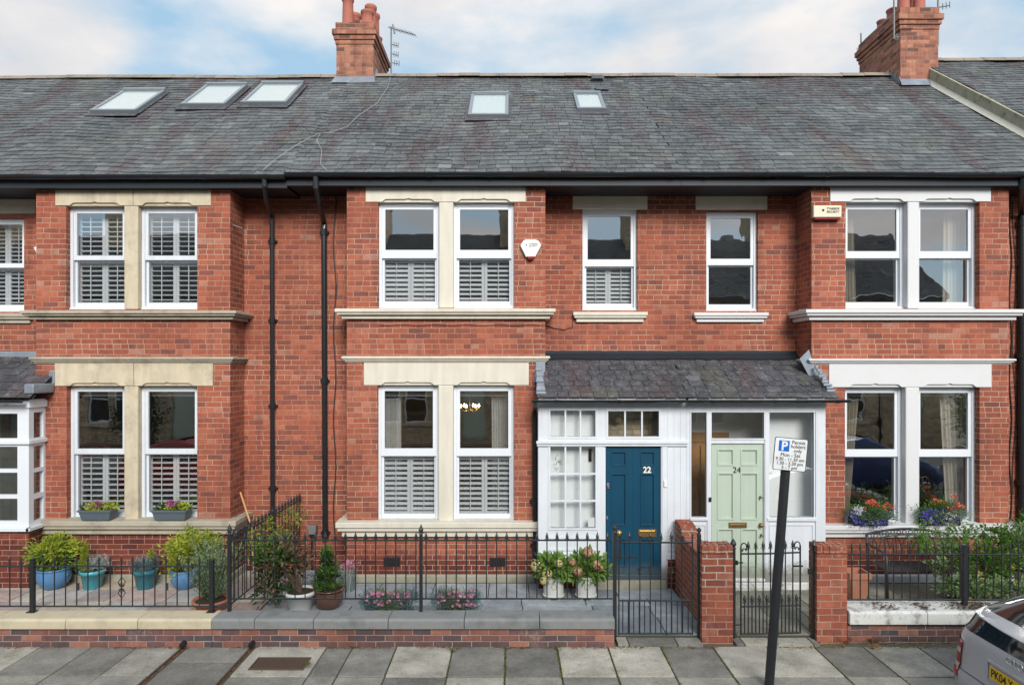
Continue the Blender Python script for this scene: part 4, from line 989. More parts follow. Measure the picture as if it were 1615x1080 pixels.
# crinkled lead where the porch roof meets each bay
def lead_patch(H, pts, name='flashing', mat='lead', thick=.006):
    b = MB(); n_ = len(pts)
    b.face(pts, 0); b.face([Vector(p)+Vector((0, thick, -thick)) for p in reversed(pts)], 0); b.build(name, mat, H)
b = MB()
for i in range(9):
    t0_ = i/9; x = x0p-.03; zz = 2.83+.5*t0_*.75
    b.box(x-.0+random.uniform(-.01, .01), x+.14-.06*t0_, YP-.12+.38*t0_, YP-.12+.38*(t0_+.11), zz+.01, zz+.045+random.uniform(0, .02))
b.box(x0p-.05, x0p+.1, -.03, -.003, 3.0, 3.16); b.box(x0p-.03, x0p+.12, -.025, -.004, 3.15, 3.33)
b.build('flashing', 'lead', H22, bevel=.01)
b = MB()
for i in range(9):
    t0_ = i/9; x = x1p+.02; zz = 2.85+.5*t0_*.75
    b.box(x-.02-.03*t0_+random.uniform(-.02, .02), x+.10+random.uniform(-.02, .02)-.1*t0_, YP-.05+.33*t0_, YP-.05+.33*(t0_+.11), zz+.02, zz+.05+random.uniform(0, .025))
b.mesh([(4.5, -.006, 3.5), (4.36, -.006, 3.36), (4.5, -.006, 3.1), (4.75, -.006, 3.0), (4.78, -.006, 3.12), (4.6, -.006, 3.2)], [(0, 1, 2, 3, 4, 5)])
b.build('flashing', 'lead', H24, bevel=.01)

# ------------------------------------------------------------ 20's porch at the left edge
xr = gx(45.5, YP); xl = -9.5
b = MB(); zs = gz(831, YP); fo = []
for c0 in range(-150, 30, 40):
    for (t, e) in ((652, 691), (704, 739), (745, 779.5), (786, 821)):
        fo.append(rect(c0+7.5-10, c0+27-10, t, e, YP)) if c0 > -1000 else None
fo = []
for k in range(6):
    a = 7.5-36*k; fo += [rect(a-12, a+20, t, e, YP) for (t, e) in ((652, 691), (704, 739), (745, 779.5), (786, 821))]
b.holes(xl, xr, zs, ZPT, YP, YP+.05, fo)
# side wall facing right with its narrow lights
sh_ = [(YP+.10, -.05, gz(e, -.2), gz(t, -.2)) for (t, e) in ((650, 690), (703, 738), (744, 778), (786, 820))]
s2 = MB(); s2.holes(YP+.051, -.004, zs, ZPT, 0, .05, sh_)
b.mesh([(xr-.05+v[1], v[0], v[2]) for v in s2.v], [tuple(reversed(f)) for f in s2.f])
b.box(xl, xr+.05, YP-.07, YP-.001, zs-.05, zs); b.box(xr+.001, xr+.06, YP-.07, -.004, zs-.05, zs)
b.box(xl, xr+.035, YP-.04, YP-.001, gz(700, YP), gz(694, YP)); b.box(xr+.001, xr+.035, YP, -.004, gz(700, YP), gz(694, YP))
b.box(xl, xr+.03, YP-.03, YP-.001, ZPT-.12, ZPT-.02); b.box(xr+.001, xr+.03, YP, -.004, ZPT-.12, ZPT-.02)
b.build('porch', 'white', H20, bevel=.005)
b = MB()
for h in fo: b.face([(h[0], YP+.02, h[2]), (h[1], YP+.02, h[2]), (h[1], YP+.02, h[3]), (h[0], YP+.02, h[3])])
for h in sh_: b.face([(xr-.03, h[0], h[2]), (xr-.03, h[1], h[2]), (xr-.03, h[1], h[3]), (xr-.03, h[0], h[3])])
b.build('porch_glazing', 'glassp', H20)
b = MB(); b.box(xl, xr-.02, YP+.02, YP+.2, 0, zs-.052); b.box(xr-.2, xr-.02, YP+.201, -.002, 0, zs-.052); b.build('porch_base_wall', 'brick', H20)
b = MB(); b.box(xl, xr-.06, .47, .52, 0, 2.7); b.box(xl, xr-.06, -.2, .46, 2.68, 2.7); b.build('porch_lining', 'darkroom', H20)
b = MB(); slate_roof(b, xl, xr+.12, YP-.14, 2.80, 0, 3.11, 3, .18, .26, sag=.006); slate_roof(b, xl, gx(57, 0)-.01, 0, 3.11, .53, 3.42, 3, .18, .26, sag=.006); pr = b.build('porch_roof', 'slatep', H20)
b = MB(); b.box(xl, gx(57, 0)-.01, .48, .526, 3.38, 3.48); b.box(xr+.0, xr+.14, YP-.1, -.01, 2.85, 2.99); b.box(xr+.06, xr+.15, -.03, -.002, 2.98, 3.18); b.build('flashing', 'lead', pr, bevel=.02)
gutter(H20, xl, xr+.02, YP-.17, 2.765, .042)

# ------------------------------------------------------------ garden walls, piers, wall between the paths
YB = -2.24                                             # front face of the low walls
def garden_wall(label, x0, x1, yf, y1, joints, cmat, zt=.29, zb=.17, over=.035, group='low garden walls', bmat='brick_low', rough=0):
    H = thing('garden_wall', label, 'garden wall', ((x0+x1)/2, yf, ZP), group)
    b = MB(); b.box(x0, x1-.002, yf, y1-.02, ZP-.06, zb); b.build('brickwork', bmat, H)
    xs = [x0-.003]+joints+[x1+.003]
    for a, c in zip(xs[:-1], xs[1:]):
        b = MB(); o = over; jz = random.uniform(-.002, .002)
        b.prismx([(yf-o, zb+.001), (y1, zb+.001), (y1, zt+jz), (yf-o+.03, zt+jz), (yf-o, zt-.022+jz)], a+.003, c-.003); b.build('coping_stone', cmat, H, bevel=.008)
    return H
xg0, xg1, xg2 = gx(335, YB), gx(969, YB), gx(1338, -2.1)
GW20 = garden_wall('low brick wall with smooth cream coping, left of the grey-topped wall', -9.4, xg0-.004, YB, -1.98, [gx(v, YB-.03) for v in (-140, -12, 103, 217)], 'concrete')
GW22 = garden_wall('low brick wall with blue-grey stone coping below the long middle railing', xg0, xg1, YB, -1.98, [gx(v, YB-.03) for v in (401, 494, 612, 732, 851)], 'greystone')
GW24 = garden_wall('low brick wall with flaking white painted coping, right of the gates', xg2, 8.6, -2.08, -1.76, [gx(1460, -2.1), gx(1560, -2.1), 7.6], 'limewash', zt=.325, over=.06)
def pier(label, px0, px1, yf):
    x0, x1 = gx(px0, yf), gx(px1, yf); H = thing('brick_pier', label, 'gate pier', ((x0+x1)/2, yf+.11, ZP), 'brick gate piers')
    b = MB(); b.box(x0+.004, x1-.004, yf+.004, yf+.226, ZP-.06, 1.0); b.build('brickwork', 'brick_pier', H, bevel=.006)
    n = 5; w = (x1-x0)/n; c = MB()
    for i in range(n):
        j = random.uniform(-.004, .004); c.box(x0+i*w+.004, x0+(i+1)*w-.004, yf+j, yf+.23+j, 1.008, 1.105+random.uniform(-.004, .004))
    c.box(x0+.01, x1-.01, yf+.01, yf+.22, .999, 1.095); c.build('brick_on_edge_cap', 'brick_pier', H, bevel=.012, seg=3)
    return H
pier('red brick pier between the two iron gates', 1106.5, 1157, -2.11)
pier('red brick pier at the right of the scrolled gate, beside the white-topped wall', 1288, 1337, -2.11)
H = thing('garden_wall', 'higher red brick wall running back from a pier to the porch between the two paths', 'garden wall', (BX+.11, -1.1, 0), 'brick walls between gardens')
b = MB(); pr = [(-1.885, -.05), (-.42, -.05), (-.42, .93), (-.72, .90), (-.86, .82), (-1.0, .78), (-1.885, .78)]
n_ = len(pr); b.mesh([(BX, y, z) for y, z in pr]+[(BX+.22, y, z) for y, z in pr], [tuple(range(n_)), tuple(range(2*n_-1, n_-1, -1))]+[(i, n_+i, n_+(i+1) % n_, (i+1) % n_) for i in range(n_)])
b.build('brickwork', 'brick_pier', H, bevel=.006)
b = MB(); top = [(-1.885, .78), (-1.0, .78), (-.86, .82), (-.72, .90), (-.42, .93)]
def tz(y):
    for (a, za), (c, zc) in zip(top[:-1], top[1:]):
        if a <= y <= c: return za+(zc-za)*(y-a)/(c-a)
    return top[-1][1]
y = -1.88
while y < -.45:
    z = tz(y+.035); b.box(BX-.002, BX+.222, y+.003, y+.071, z-.01, z+.10+random.uniform(-.003, .004)); y += .078
b.build('brick_on_edge_cap', 'brick_pier', H, bevel=.008)

# ------------------------------------------------------------ railings and gates
def bar_mesh(mb, x, y, z0, zt, r=.0075, style=0):
    hs = .10 if style == 0 else .085
    mb.tube([(x, y, z0), (x, y, zt-hs*.7)], r, 6)
    z = zt-hs
    if style == 0:
        mb.lathe((x, y, z), [(.006, -.012), (.014, -.006), (.014, .004), (.007, .012), (.009, .02), (.020, .04), (.017, .055), (.008, .08), (.002, .1)], 8)
        for s in (-1, 1): mb.tube([(x, y, z+.018), (x+s*.018, y, z+.02), (x+s*.027, y, z+.005)], [.006, .006, .003], 5)
    else:
        mb.lathe((x, y, z), [(.006, -.01), (.013, -.004), (.013, .004), (.006, .012), (.017, .028), (.014, .04), (.002, .085)], 8)
def railing(label, p0, p1, zr0, zr1, zt, n, style=0, posts=(), name='railing', group='iron railings', skip=(), r=.0075, t0=0, t1=1, post_h=None, base=None, finial=0, pr=.02):
    H = thing(name, label, 'railing', ((p0[0]+p1[0])/2, (p0[1]+p1[1])/2, zr0), group)
    b = None
    for z in (zr0, zr1):
        b = MB(); b.tube([(p0[0], p0[1], z), (p1[0], p1[1], z)], .011, 4); b.build('rail', 'iron', H)
    first = None; f0 = None
    for i in range(n):
        f = t0+(t1-t0)*(i+.5)/n
        if any(abs(f-s) < .4/n for s in skip): continue
        x, y = p0[0]+(p1[0]-p0[0])*f, p0[1]+(p1[1]-p0[1])*f
        if first is None:
            q = MB(); bar_mesh(q, x, y, zr0, zt, r, style); first = q.build('bar', 'iron', H); f0 = Vector((x, y, 0))
        else:
            c = first.copy(); COL.objects.link(c); c.parent = H; c.location = Vector((x, y, 0))-f0
    for (px_, py_, zb_, zt_) in posts:
        q = MB(); q.box(px_-pr, px_+pr, py_-pr, py_+pr, zb_, zt_)
        if finial == 0: q.lathe((px_, py_, zt_), [(.02, 0), (.024, .01), (.012, .03), (.032, .055), (.026, .075), (.01, .11), (.002, .13)], 8); [q.tube([(px_, py_, zt_+.02), (px_+s*.03, py_, zt_+.03), (px_+s*.042, py_, zt_+.01)], [.008, .008, .004], 5) for s in (-1, 1)]
        elif finial == 2: q.box(px_-.05, px_+.05, py_-.05, py_+.03, zb_, zb_+.01)
        q.build('post', 'iron', H, bevel=.003)
    return H
YF = -2.02
# long railing in front of the middle garden
xa, xb = gx(362, YF), gx(966, YF)
z0f, z1f, ztf = gz(943.5, YF), gz(851.5, YF), gz(838.5, YF)
railing('long railing with arrow tips on the blue-grey coping of the middle garden', (xa, YF), (xb, YF), z0f, z1f, ztf, 38, 0, [(xa, YF, .288, gz(843, YF)), (gx(664, YF), YF, .288, gz(843, YF))], skip=(.5,), r=.0072, pr=.019)
# side railing running back to the wall
ys1 = .5; R2 = railing('railing with arrow tips running back to the wall between the left and middle gardens', (xa, YF+.06), (gx(474.5, ys1), ys1), .36, 1.13, 1.25, 20, 0, (), r=.0072)
# low railing on the cream wall
Y2 = -2.03
xa, xb = -9.3, gx(352, Y2); z0f, z1f, ztf = gz(955.5, Y2), gz(892.5, Y2), gz(876.5, Y2)
sp = gx(17.6, Y2)-gx(0, Y2); x_s = gx(333+8, Y2); n_ = int((x_s-xa)/sp); xa = x_s-n_*sp
L20 = railing('low railing with a diamond ornament on the cream coping of the left garden', (xa, Y2), (x_s, Y2), z0f, z1f, ztf, n_, 1, [(gx(51.5, Y2), Y2, .29, gz(880, Y2)), (gx(334, Y2), Y2, .29, gz(882, Y2)), (gx(-230, Y2), Y2, .29, gz(880, Y2))], finial=2, skip=[(gx(p, Y2)-xa)/(x_s-xa) for p in (51.5, 334, -230)], pr=.024)
for z in (z0f, z1f):
    b = MB(); b.tube([(x_s+.001, Y2, z), (gx(356, Y2), Y2, z)], .011, 4); b.build('rail', 'iron', L20)
def ring_ornament(px, kind):
    x = gx(px, Y2); b = MB()
    if kind == 0:
        for zc in (gz(917, Y2), gz(934, Y2)):
            h = .062; pts = [(x, Y2-.012, zc+h), (x+.045, Y2-.012, zc), (x, Y2-.012, zc-h), (x-.045, Y2-.012, zc), (x, Y2-.012, zc+h)]; b.tube(pts, .006, 5)
        zc = gz(925.5, Y2)
        for s in (-1, 1):
            for v in (-1, 1): b.tube([(x+s*(.012+.02*math.sin(a)), Y2-.016, zc+v*(.03+.018*math.cos(a))) for a in [k*.7 for k in range(9)]], .005, 5)
    else:
        zc = gz(924.5, Y2)
        for k in range(3): b.lathe((x, Y2, zc-.03+k*.03), [(.009, -.014), (.019, 0), (.009, .014)], 8)
    b.build('ornament', 'iron', L20)
ring_ornament(193, 0); ring_ornament(123.5, 1); ring_ornament(263.5, 1)
# right-hand railing
Y3 = -1.92
xa, xb = gx(1337, Y3), 8.5; z0f, z1f, ztf = gz(945, Y3), gz(874, Y3), gz(855, Y3)
sp = gx(13, Y3)-gx(0, Y3); n_ = int((xb-xa)/sp)
railing('closely spaced railing with short spear tips on the flaking white coping', (xa, Y3), (xb, Y3), z0f, z1f, ztf, n_, 1, [(gx(1521, Y3), Y3, .32, gz(858, Y3))], skip=((gx(1521, Y3)-xa)/(xb-xa),), r=.0078, finial=1, pr=.026)

# gate of number 22 with its posts
YG = -2.0
H = thing('iron_gate', 'iron garden gate with arrow tips and a brass knob in front of the blue door', 'gate', (gx(1036, YG), YG, 0), 'iron garden gates')
X = lambda p: gx(p, YG)
Z = lambda p: gz(p, YG)
for p, zt in ((969.5, 838), (1102.5, 842)):
    b = MB(); b.box(X(p)-.021, X(p)+.021, YG-.021, YG+.021, -.08, Z(zt)); b.lathe((X(p), YG, Z(zt)), [(.02, 0), (.026, .008), (.012, .02), (.03, .045), (.026, .06), (.004, .085)], 12); b.build('post', 'iron', H, bevel=.003)
b = MB(); b.box(X(976)-.008, X(976)+.008, YG-.006, YG+.006, Z(1000), Z(842)); b.box(X(1092)-.008, X(1092)+.008, YG-.006, YG+.006, Z(1000), Z(841))
for zz in (855, 946.5, 998.5): b.tube([(X(976), YG, Z(zz)), (X(1092), YG, Z(zz))], .011, 4)
b.build('gate_frame', 'iron', H)
for i in range(7):
    p = 976+116*(i+1)/7.0 if i < 6 else None
    if p is None: continue
    q = MB(); bar_mesh(q, X(p), YG, Z(998), Z(838), .0072, 0); q.build('bar', 'iron', H)
for i in range(13):
    p = 976+116*(i+.5)/13.5+2
    q = MB(); q.tube([(X(p), YG, Z(998)), (X(p), YG, Z(947))], .0068, 6); q.build('short_bar', 'iron', H)
for p in (1009, 1059):
    q = MB()
    for k in range(4): q.tube([(X(p)+.022*math.sin(t)*math.cos(k*1.57+t), YG+.022*math.sin(t)*math.sin(k*1.57+t), Z(900)-.05+.1*t/math.pi) for t in [j*math.pi/7 for j in range(8)]], .004, 5)
    q.build('basket_twist', 'iron', H)
b = MB(); b.box(X(970), X(1004), YG-.03, YG-.018, Z(878.5), Z(876)); b.box(X(974), X(979), YG-.035, YG-.01, Z(881), Z(873)); b.tube([(X(978.5), YG-.02, Z(876)), (X(978.5), YG-.02, Z(842))], .006, 6); b.build('latch', 'iron', H)
b = MB(); b.lathe((X(976), YG-.02, Z(844)), [(.004, 0), (.026, .012), (.034, .035), (.026, .058), (.004, .07)], 14); b.build('knob', 'brass', H, smooth=True)
# gate of number 24
H = thing('iron_gate', 'black iron gate with scrolled corners and two rows of spears before the green door', 'gate', (X(1216), YG, 0), 'iron garden gates')
for p, zt in ((1156.5, 865), (1282.5, 866)):
    b = MB(); b.box(X(p)-.027, X(p)+.027, YG-.05, YG+.004, -.08, Z(zt)) if p > 1200 else b.tube([(X(p), YG, -.08), (X(p), YG, Z(zt))], .027, 14)
    b.lathe((X(p), YG-(.023 if p > 1200 else 0), Z(zt)), [(.026, 0), (.032, .008), (.03, .016), (.018, .025), (.034, .045), (.036, .065), (.02, .10), (.003, .125)], 14); b.build('post', 'iron', H)
b = MB(); tx = lambda p: -1.5*(p-1168)/95                 # the leaf drops slightly on its latch side
def zz_(py, p): return Z(py+tx(p)*1.6)
for p in (1168.5, 1262):
    b.tube([(X(p), YG, zz_(1000, p)), (X(p), YG, zz_(862, p))], .011, 6)
    s = 1 if p < 1200 else -1
    b.tube([(X(p), YG, zz_(862, p))]+[(X(p)+s*(.035-.035*math.cos(a)), YG, zz_(862, p)+.035*math.sin(a)*1.3) for a in [k*.4 for k in range(1, 10)]]+[(X(p)+s*(.040+.022*math.cos(a)), YG, zz_(866, p)-.012+.02*math.sin(a)) for a in [k*.6-.4 for k in range(8)]], .008, 6)
for py in (873, 956, 999): b.tube([(X(1168.5), YG, zz_(py, 1168)), (X(1215), YG, zz_(py+.6, 1215)), (X(1262), YG, zz_(py, 1262))], .011, 4)
b.build('gate_frame', 'iron', H)
for i in range(7):
    p = 1168.5+93.5*(i+1)/8
    q = MB(); bar_mesh(q, X(p), YG, zz_(999, p), zz_(853, p), .0085, 0); q.build('bar', 'iron', H)
for i in range(8):
    p = 1168.5+93.5*(i+.5)/8
    q = MB(); bar_mesh(q, X(p), YG, zz_(999, p), zz_(938, p), .0085, 0); q.build('short_bar', 'iron', H)
b = MB(); b.tube([(X(1160), YG, zz_(887, 1168)), (X(1172), YG, zz_(887, 1168))], .009, 6); b.tube([(X(1160), YG, zz_(985, 1168)), (X(1170), YG, zz_(985, 1168))], .009, 6); b.lathe((X(1162), YG, zz_(890, 1168)), [(.016, 0), (.016, .05)], 8); b.build('hinge', 'iron', H)
b = MB(); b.box(X(1250), X(1265), YG-.025, YG-.012, zz_(895, 1262), zz_(892.5, 1262)); b.box(X(1273), X(1279), YG-.045, YG-.01, zz_(906, 1262), zz_(897, 1262)); b.build('latch', 'iron', H)

# ------------------------------------------------------------ leaning parking sign
YS = -3.2
xb_, xt = gx(1213, YS), gx(1238.5, YS); zb_, zt = gz(1080, YS), gz(745, YS); lean = math.atan2(xt-xb_, zt-zb_)
base = Vector((xb_-math.tan(lean)*(zb_-ZP+.06), YS, ZP-.06))
H = thing('parking_sign', 'leaning grey post with a white permit holders parking sign', 'sign', tuple(base), rot=(0, lean, 0), local=True)
top = (gz(692, YS)-base.z)/math.cos(lean)
b = MB(); b.tube([(0, 0, 0), (0, 0, top-.02)], .047, 20); b.build('post', plain('black_post', (.022, .024, .028), .4, .2, .1, 12), H, smooth=False)
sw, sh2 = .338, .335; zc = top-.150; rt = Matrix.Translation((.01, -.062, zc)) @ Matrix.Rotation(R(.9), 4, 'Y')
def rr(w, h, r, n=5):
    o = []
    for (cx, cz, a0) in ((w/2-r, h/2-r, 0), (-w/2+r, h/2-r, 90), (-w/2+r, -h/2+r, 180), (w/2-r, -h/2+r, 270)):
        for k in range(n+1): a = R(a0+90*k/n); o.append((cx+r*math.cos(a), cz+r*math.sin(a)))
    return o
def plate(parent, name, mat, w, h, r, y0, y1, dx=0, dz=0):
    b = MB(); b.prismy([(x+dx, z+dz) for x, z in rr(w, h, r)], y0, y1); b.v = [tuple(rt @ Vector(v)) for v in b.v]; return b.build(name, mat, parent)
S = plate(H, 'sign_plate', 'darktrim', sw, sh2, .02, -.001, .004)
plate(S, 'sign_face', 'signwhite', sw-.012, sh2-.012, .016, -.004, -.0012)
plate(S, 'blue_panel', 'signblue', .108, .108, .002, -.0065, -.0042, -.072, .082)
def st(txt, size, x, z, mat='ink', off=.001):
    p = rt @ Vector((x, -.0072, z)); o = text_mesh(txt, size, tuple(p), mat, S, 'lettering', .001, (R(90), R(.9), 0), off=off if off > .002 else 0); return o
st('P', .125, -.070, .078, 'signwhite', .004)
for t, sz, x, z in (('Permit', .05, .072, .125), ('holders', .05, .072, .083), ('only', .05, .072, .040), ('Mon - Sat', .052, .0, -.008), ('9.30 - 11.30 am', .047, .0, -.052), ('1.30 - 3.30 pm', .047, .0, -.094), ('5 - 7 pm', .047, .0, -.136)): st(t, sz, x, z)
b = MB(); b.tube([(0, 0, zc+.08), (0, -.055, zc+.08)], .02, 8); b.tube([(0, 0, zc-.08), (0, -.055, zc-.08)], .02, 8); b.build('bracket', 'steel', H)

# ------------------------------------------------------------ alarm boxes
def alarm22():
    H = thing('alarm_box', 'white shield-shaped alarm box with a red base on the middle bay', 'alarm box', (gx(837, -.05), -.04, gz(393, -.05)), 'burglar alarm boxes')
    P_ = [(825.5, 379.5), (829, 378), (845, 378), (849.5, 380), (853.5, 386), (853, 388.5), (844, 405.5), (829.5, 405.5), (821, 388.5), (821, 386)]
    q = [(gx(a, -.06), gz(c, -.06)) for a, c in P_][::-1]
    b = MB(); b.prismy(q, -.065, -.001); b.build('cover', 'alarmw', H, bevel=.012, seg=3)
    q = [(gx(a, -.06), gz(c, -.06)) for a, c in ((830.5, 404), (843, 404), (842, 407.5), (839, 409.7), (834.5, 409.7), (831.5, 407.5))][::-1]
    b = MB(); b.prismy(q, -.070, -.004); b.build('strobe_lens', 'redplastic', H, bevel=.01, seg=3)
    b = MB(); b.tube([(gx(830, -.07), -.064, gz(386.5, -.07)), (gx(830, -.07), -.068, gz(386.5, -.07))], .011, 16); b.build('emblem', 'ink', H)
    text_mesh('TYNESIDE', .030, (gx(841, -.07), -.0675, gz(384.8, -.07)), 'ink', H, 'lettering'); text_mesh('SECURITY', .030, (gx(841, -.07), -.0675, gz(388, -.07)), 'ink', H, 'lettering')
    return H
alarm22()
H = thing('alarm_box', 'cream oblong alarm box with a red strip on the right-hand bay', 'alarm box', (gx(1305, -.05), -.04, gz(335, -.05)), 'burglar alarm boxes')
r_ = rect(1283, 1327.5, 324, 343, -.08); b = MB(); b.box(r_[0], r_[1], -.085, -.001, r_[2], r_[3]); b.build('cover', 'alarm', H, bevel=.014, seg=3)
r_ = rect(1285, 1326, 343.3, 346.5, -.08); b = MB(); b.box(r_[0], r_[1], -.08, -.001, r_[2], r_[3]); b.build('strobe_lens', 'redplastic', H, bevel=.01)
b = MB(); b.tube([(gx(1298.5, -.09), -.084, gz(331.5, -.09)), (gx(1298.5, -.09), -.090, gz(331.5, -.09))], .018, 18); b.build('emblem', 'ink', H)
text_mesh('TYNESIDE', .043, (gx(1314, -.09), -.088, gz(329.3, -.09)), 'ink', H, 'lettering', off=.0006); text_mesh('SECURITY', .043, (gx(1314, -.09), -.088, gz(334.2, -.09)), 'ink', H, 'lettering', off=.0006)
H = thing('alarm_box', 'small white alarm box on the recessed wall at the left edge', 'alarm box', (gx(55, .5), .49, gz(398, .5)), 'burglar alarm boxes')
b = MB(); q = [(gx(a, .45), gz(c, .45)) for a, c in ((52, 390), (58, 387), (72, 387), (78, 392), (68, 408), (60, 408))][::-1]; b.prismy(q, .46, .529); b.build('cover', 'alarmw', H, bevel=.01, seg=3)

# ------------------------------------------------------------ television aerials
def aerial(label, x, y, z0, z1, arms, boom=None):
    H = thing('television_aerial', label, 'aerial', (x, y, z0), 'roof aerials')
    b = MB(); b.tube([(x, y, z0), (x, y, z1)], .018, 8); b.build('mast', 'steel', H)
    b = MB()
    for (z, l, a) in arms:
        dx_, dy_ = math.cos(a)*l, math.sin(a)*l; b.tube([(x, y, z), (x+dx_, y+dy_, z-.02)], .011, 6)
        for k in range(3):
            f = .4+.3*k; b.tube([(x+dx_*f-dy_*.12, y+dy_*f+dx_*.12, z-.06), (x+dx_*f+dy_*.12, y+dy_*f-dx_*.12, z+.05)], .008, 5)
    if boom:
        e = Vector((x, y, z1-.03))+Vector(boom); s = Vector((x, y, z1-.03)); b.tube([s-(e-s)*.12, e], .011, 6); d = (e-s).normalized(); sd_ = d.cross(Vector((0, 0, 1))).normalized()
        for k in range(9):
            p = s.lerp(e, .05+k*.11); b.tube([p-sd_*.14, p+sd_*.14], .005, 5)
        b.tube([s+d*.05+Vector((0, 0, .1)), s+d*.1-Vector((0, 0, .1))], .02, 6)
    b.build('elements', 'steel', H); return H
dd = 5.3
aerial('tall aerial with a long slanting boom behind the middle chimney', gx(617, dd), dd, 8.4, gz(43, dd), [(gz(70, dd), .16, .3), (gz(85, dd), .16, .3), (gz(99, dd), .18, .2)], (.60, -.25, -.28))
aerial('thin aerial mast with a small knob left of the right-hand chimney', gx(1358, dd), dd, 8.4, gz(53, dd), [(gz(78, dd), .08, 2.8)])
dd = 3.5
aerial('aerial mast strapped to the front left corner of the right-hand chimney', gx(1410, dd), dd+.0, gz(62, dd), gz(-18, dd), [(gz(58, dd), .1, 0)])
aerial('aerial mast with curled brackets at the right side of the right-hand chimney', gx(1484.5, dd), dd+.1, gz(68, dd), gz(-15, dd), [(gz(8, dd), .2, -.6), (gz(52, dd), .1, 2.6), (gz(66, dd), .12, 2.9)])

# ------------------------------------------------------------ chandelier glimpsed through the window
H = thing('chandelier', 'brass chandelier with lit warm bulbs inside the right lower window of the middle bay', 'chandelier', (gx(741, 1.6), 1.6, 2.4))
b = MB(); cx, cz = gx(741, 1.6), gz(645, 1.6); b.tube([(cx, 1.6, 2.78), (cx, 1.6, cz-.02)], .008, 6)
bs = []
for k in range(6):
    a = k*math.pi/3+.2; e = (cx+.16*math.cos(a), 1.6+.16*math.sin(a), cz+.03); b.tube([(cx, 1.6, cz), (cx+.09*math.cos(a), 1.6+.09*math.sin(a), cz-.04), e], .006, 6); bs.append(e)
b.build('arms', 'brass', H)
for e in bs:
    q = MB(); q.lathe(e, [(.008, 0), (.016, .015), (.02, .03), (.012, .05), (.002, .065)], 10); q.build('bulb', 'bulb', H, smooth=True)
H = thing('pendant_lamp', 'brown globe lampshade seen through the light above the blue door', 'lamp', (gx(974, 0), -.02, gz(660, 0)))
b = MB(); b.lathe((gx(974, .05), -.02, gz(666, .05)), [(.02, 0), (.05, .02), (.062, .06), (.05, .10), (.02, .12)], 16); b.build('lamp_shade', 'innerwood', H, smooth=True)
b = MB(); b.tube([(gx(974, .05), -.02, gz(655, .05)), (gx(974, .05), -.02, 2.699)], .004, 5); b.build('flex', 'wire', H)

# ------------------------------------------------------------ drain channels, access cover, litter
for (cx, lab) in ((gul1, 'leaf-filled iron drainage channel crossing the pavement, the left one'), (gul2, 'leaf-filled iron drainage channel beside the access cover')):
    H = thing('drain_channel', lab, 'drain', (cx, -2.8, ZP), 'drainage channels')
    b = MB(); b.box(cx-.033, cx-.023, -3.32, -2.25, ZP-.08, ZP-.002); b.box(cx+.023, cx+.033, -3.32, -2.25, ZP-.08, ZP-.002); b.box(cx-.022, cx+.022, -3.32, -2.25, ZP-.08, ZP-.035); b.build('channel', 'rust', H)
    b = MB(); b.tube([(cx, -2.30, ZP+.045), (cx, -2.235, ZP+.05)], .034, 12); b.build('outlet', 'black', H)
    b = MB()
    for k in range(330):
        y = random.uniform(-3.32, -2.26); x = cx+random.uniform(-.022, .022); a = random.uniform(0, 6.28); s = random.uniform(.008, .02); z = ZP-.033+random.random()*.022
        b.face([(x+s*math.cos(a+q), y+s*math.sin(a+q)*.8, z+random.uniform(-.004, .004)) for q in (0, 1.57, 3.14, 4.71)], 0, random.random())
    o = b.build('leaf_litter', 'litter'); o['kind'] = 'stuff'; tag(o, 'brown leaf crumbs lying in the drainage channel', 'leaf litter')
    if cx == gul1: o['label'] = 'brown leaf crumbs lying in the left drainage channel'
    else: o['label'] = 'brown leaf crumbs lying in the drainage channel beside the access cover'
H = thing('access_cover', 'rusty ribbed access cover set in the pavement', 'manhole cover', (gx(440, -2.6), -2.55, ZP))
yb_, yt = -10+3.32*FPX/(1057-575), -10+3.32*FPX/(1038-575); xl_, xr_ = gx(391, yb_), gx(478, yb_)
b = MB(); b.frame(0, xr_-xl_, 0, yt-yb_, 0, .03, .018); b.v = [(xl_+v[0], yb_+v[2], ZP-.012+v[1]) for v in b.v]; b.build('rim', 'rust', H)
b = MB(); b.box(xl_+.019, xr_-.019, yb_+.019, yt-.019, ZP-.012, ZP+.006)
k = xl_+.035
while k < xr_-.04: b.box(k, k+.014, yb_+.03, yt-.03, ZP+.0062, ZP+.016); k += .029
b.build('cover', 'rust', H)
# moss and weeds along joints
b = MB()
def mossline(xa, ya, xb, yb, n, w=.012, hgt=.016):
    for _ in range(n):
        f = random.random(); f = f if mnoise.noise(Vector((xa*3+f*4, ya, 1.5))) > -.25 else None
        if f is None: continue
        tufts(b, (xa+(xb-xa)*f+random.gauss(0, w), ya+(yb-ya)*f+random.gauss(0, w), ZP-.01), 2, hgt*random.uniform(.5, 1.6), .008, 0, .9, .004)
for c in c2[3:13]: mossline(c, -2.26, c, -3.3, 260)
mossline(c2[1], -2.255, 5, -2.255, 1500, .02, .02); mossline(-9, -2.25, gul1, -2.25, 80, .006, .008)
mossline(c2[5], -2.98, 5, -2.98, 200, .006, .008)
for (px, py, n) in ((715, 1026, 26), (590, 1015, 30), (560, 1020, 20), (485, 1050, 26), (410, 1058, 12), (635, 1018, 10), (879, 1024, 18), (1225, 1020, 8)):
    y = -10+3.32*FPX/(py-575); tufts(b, (gx(px, y), y, ZP), n, .045, .05, 0, 1.1, .005)
o = b.build('moss', 'moss'); o['kind'] = 'stuff'; tag(o, 'green moss and small weeds growing in the pavement joints', 'moss')
b = MB()
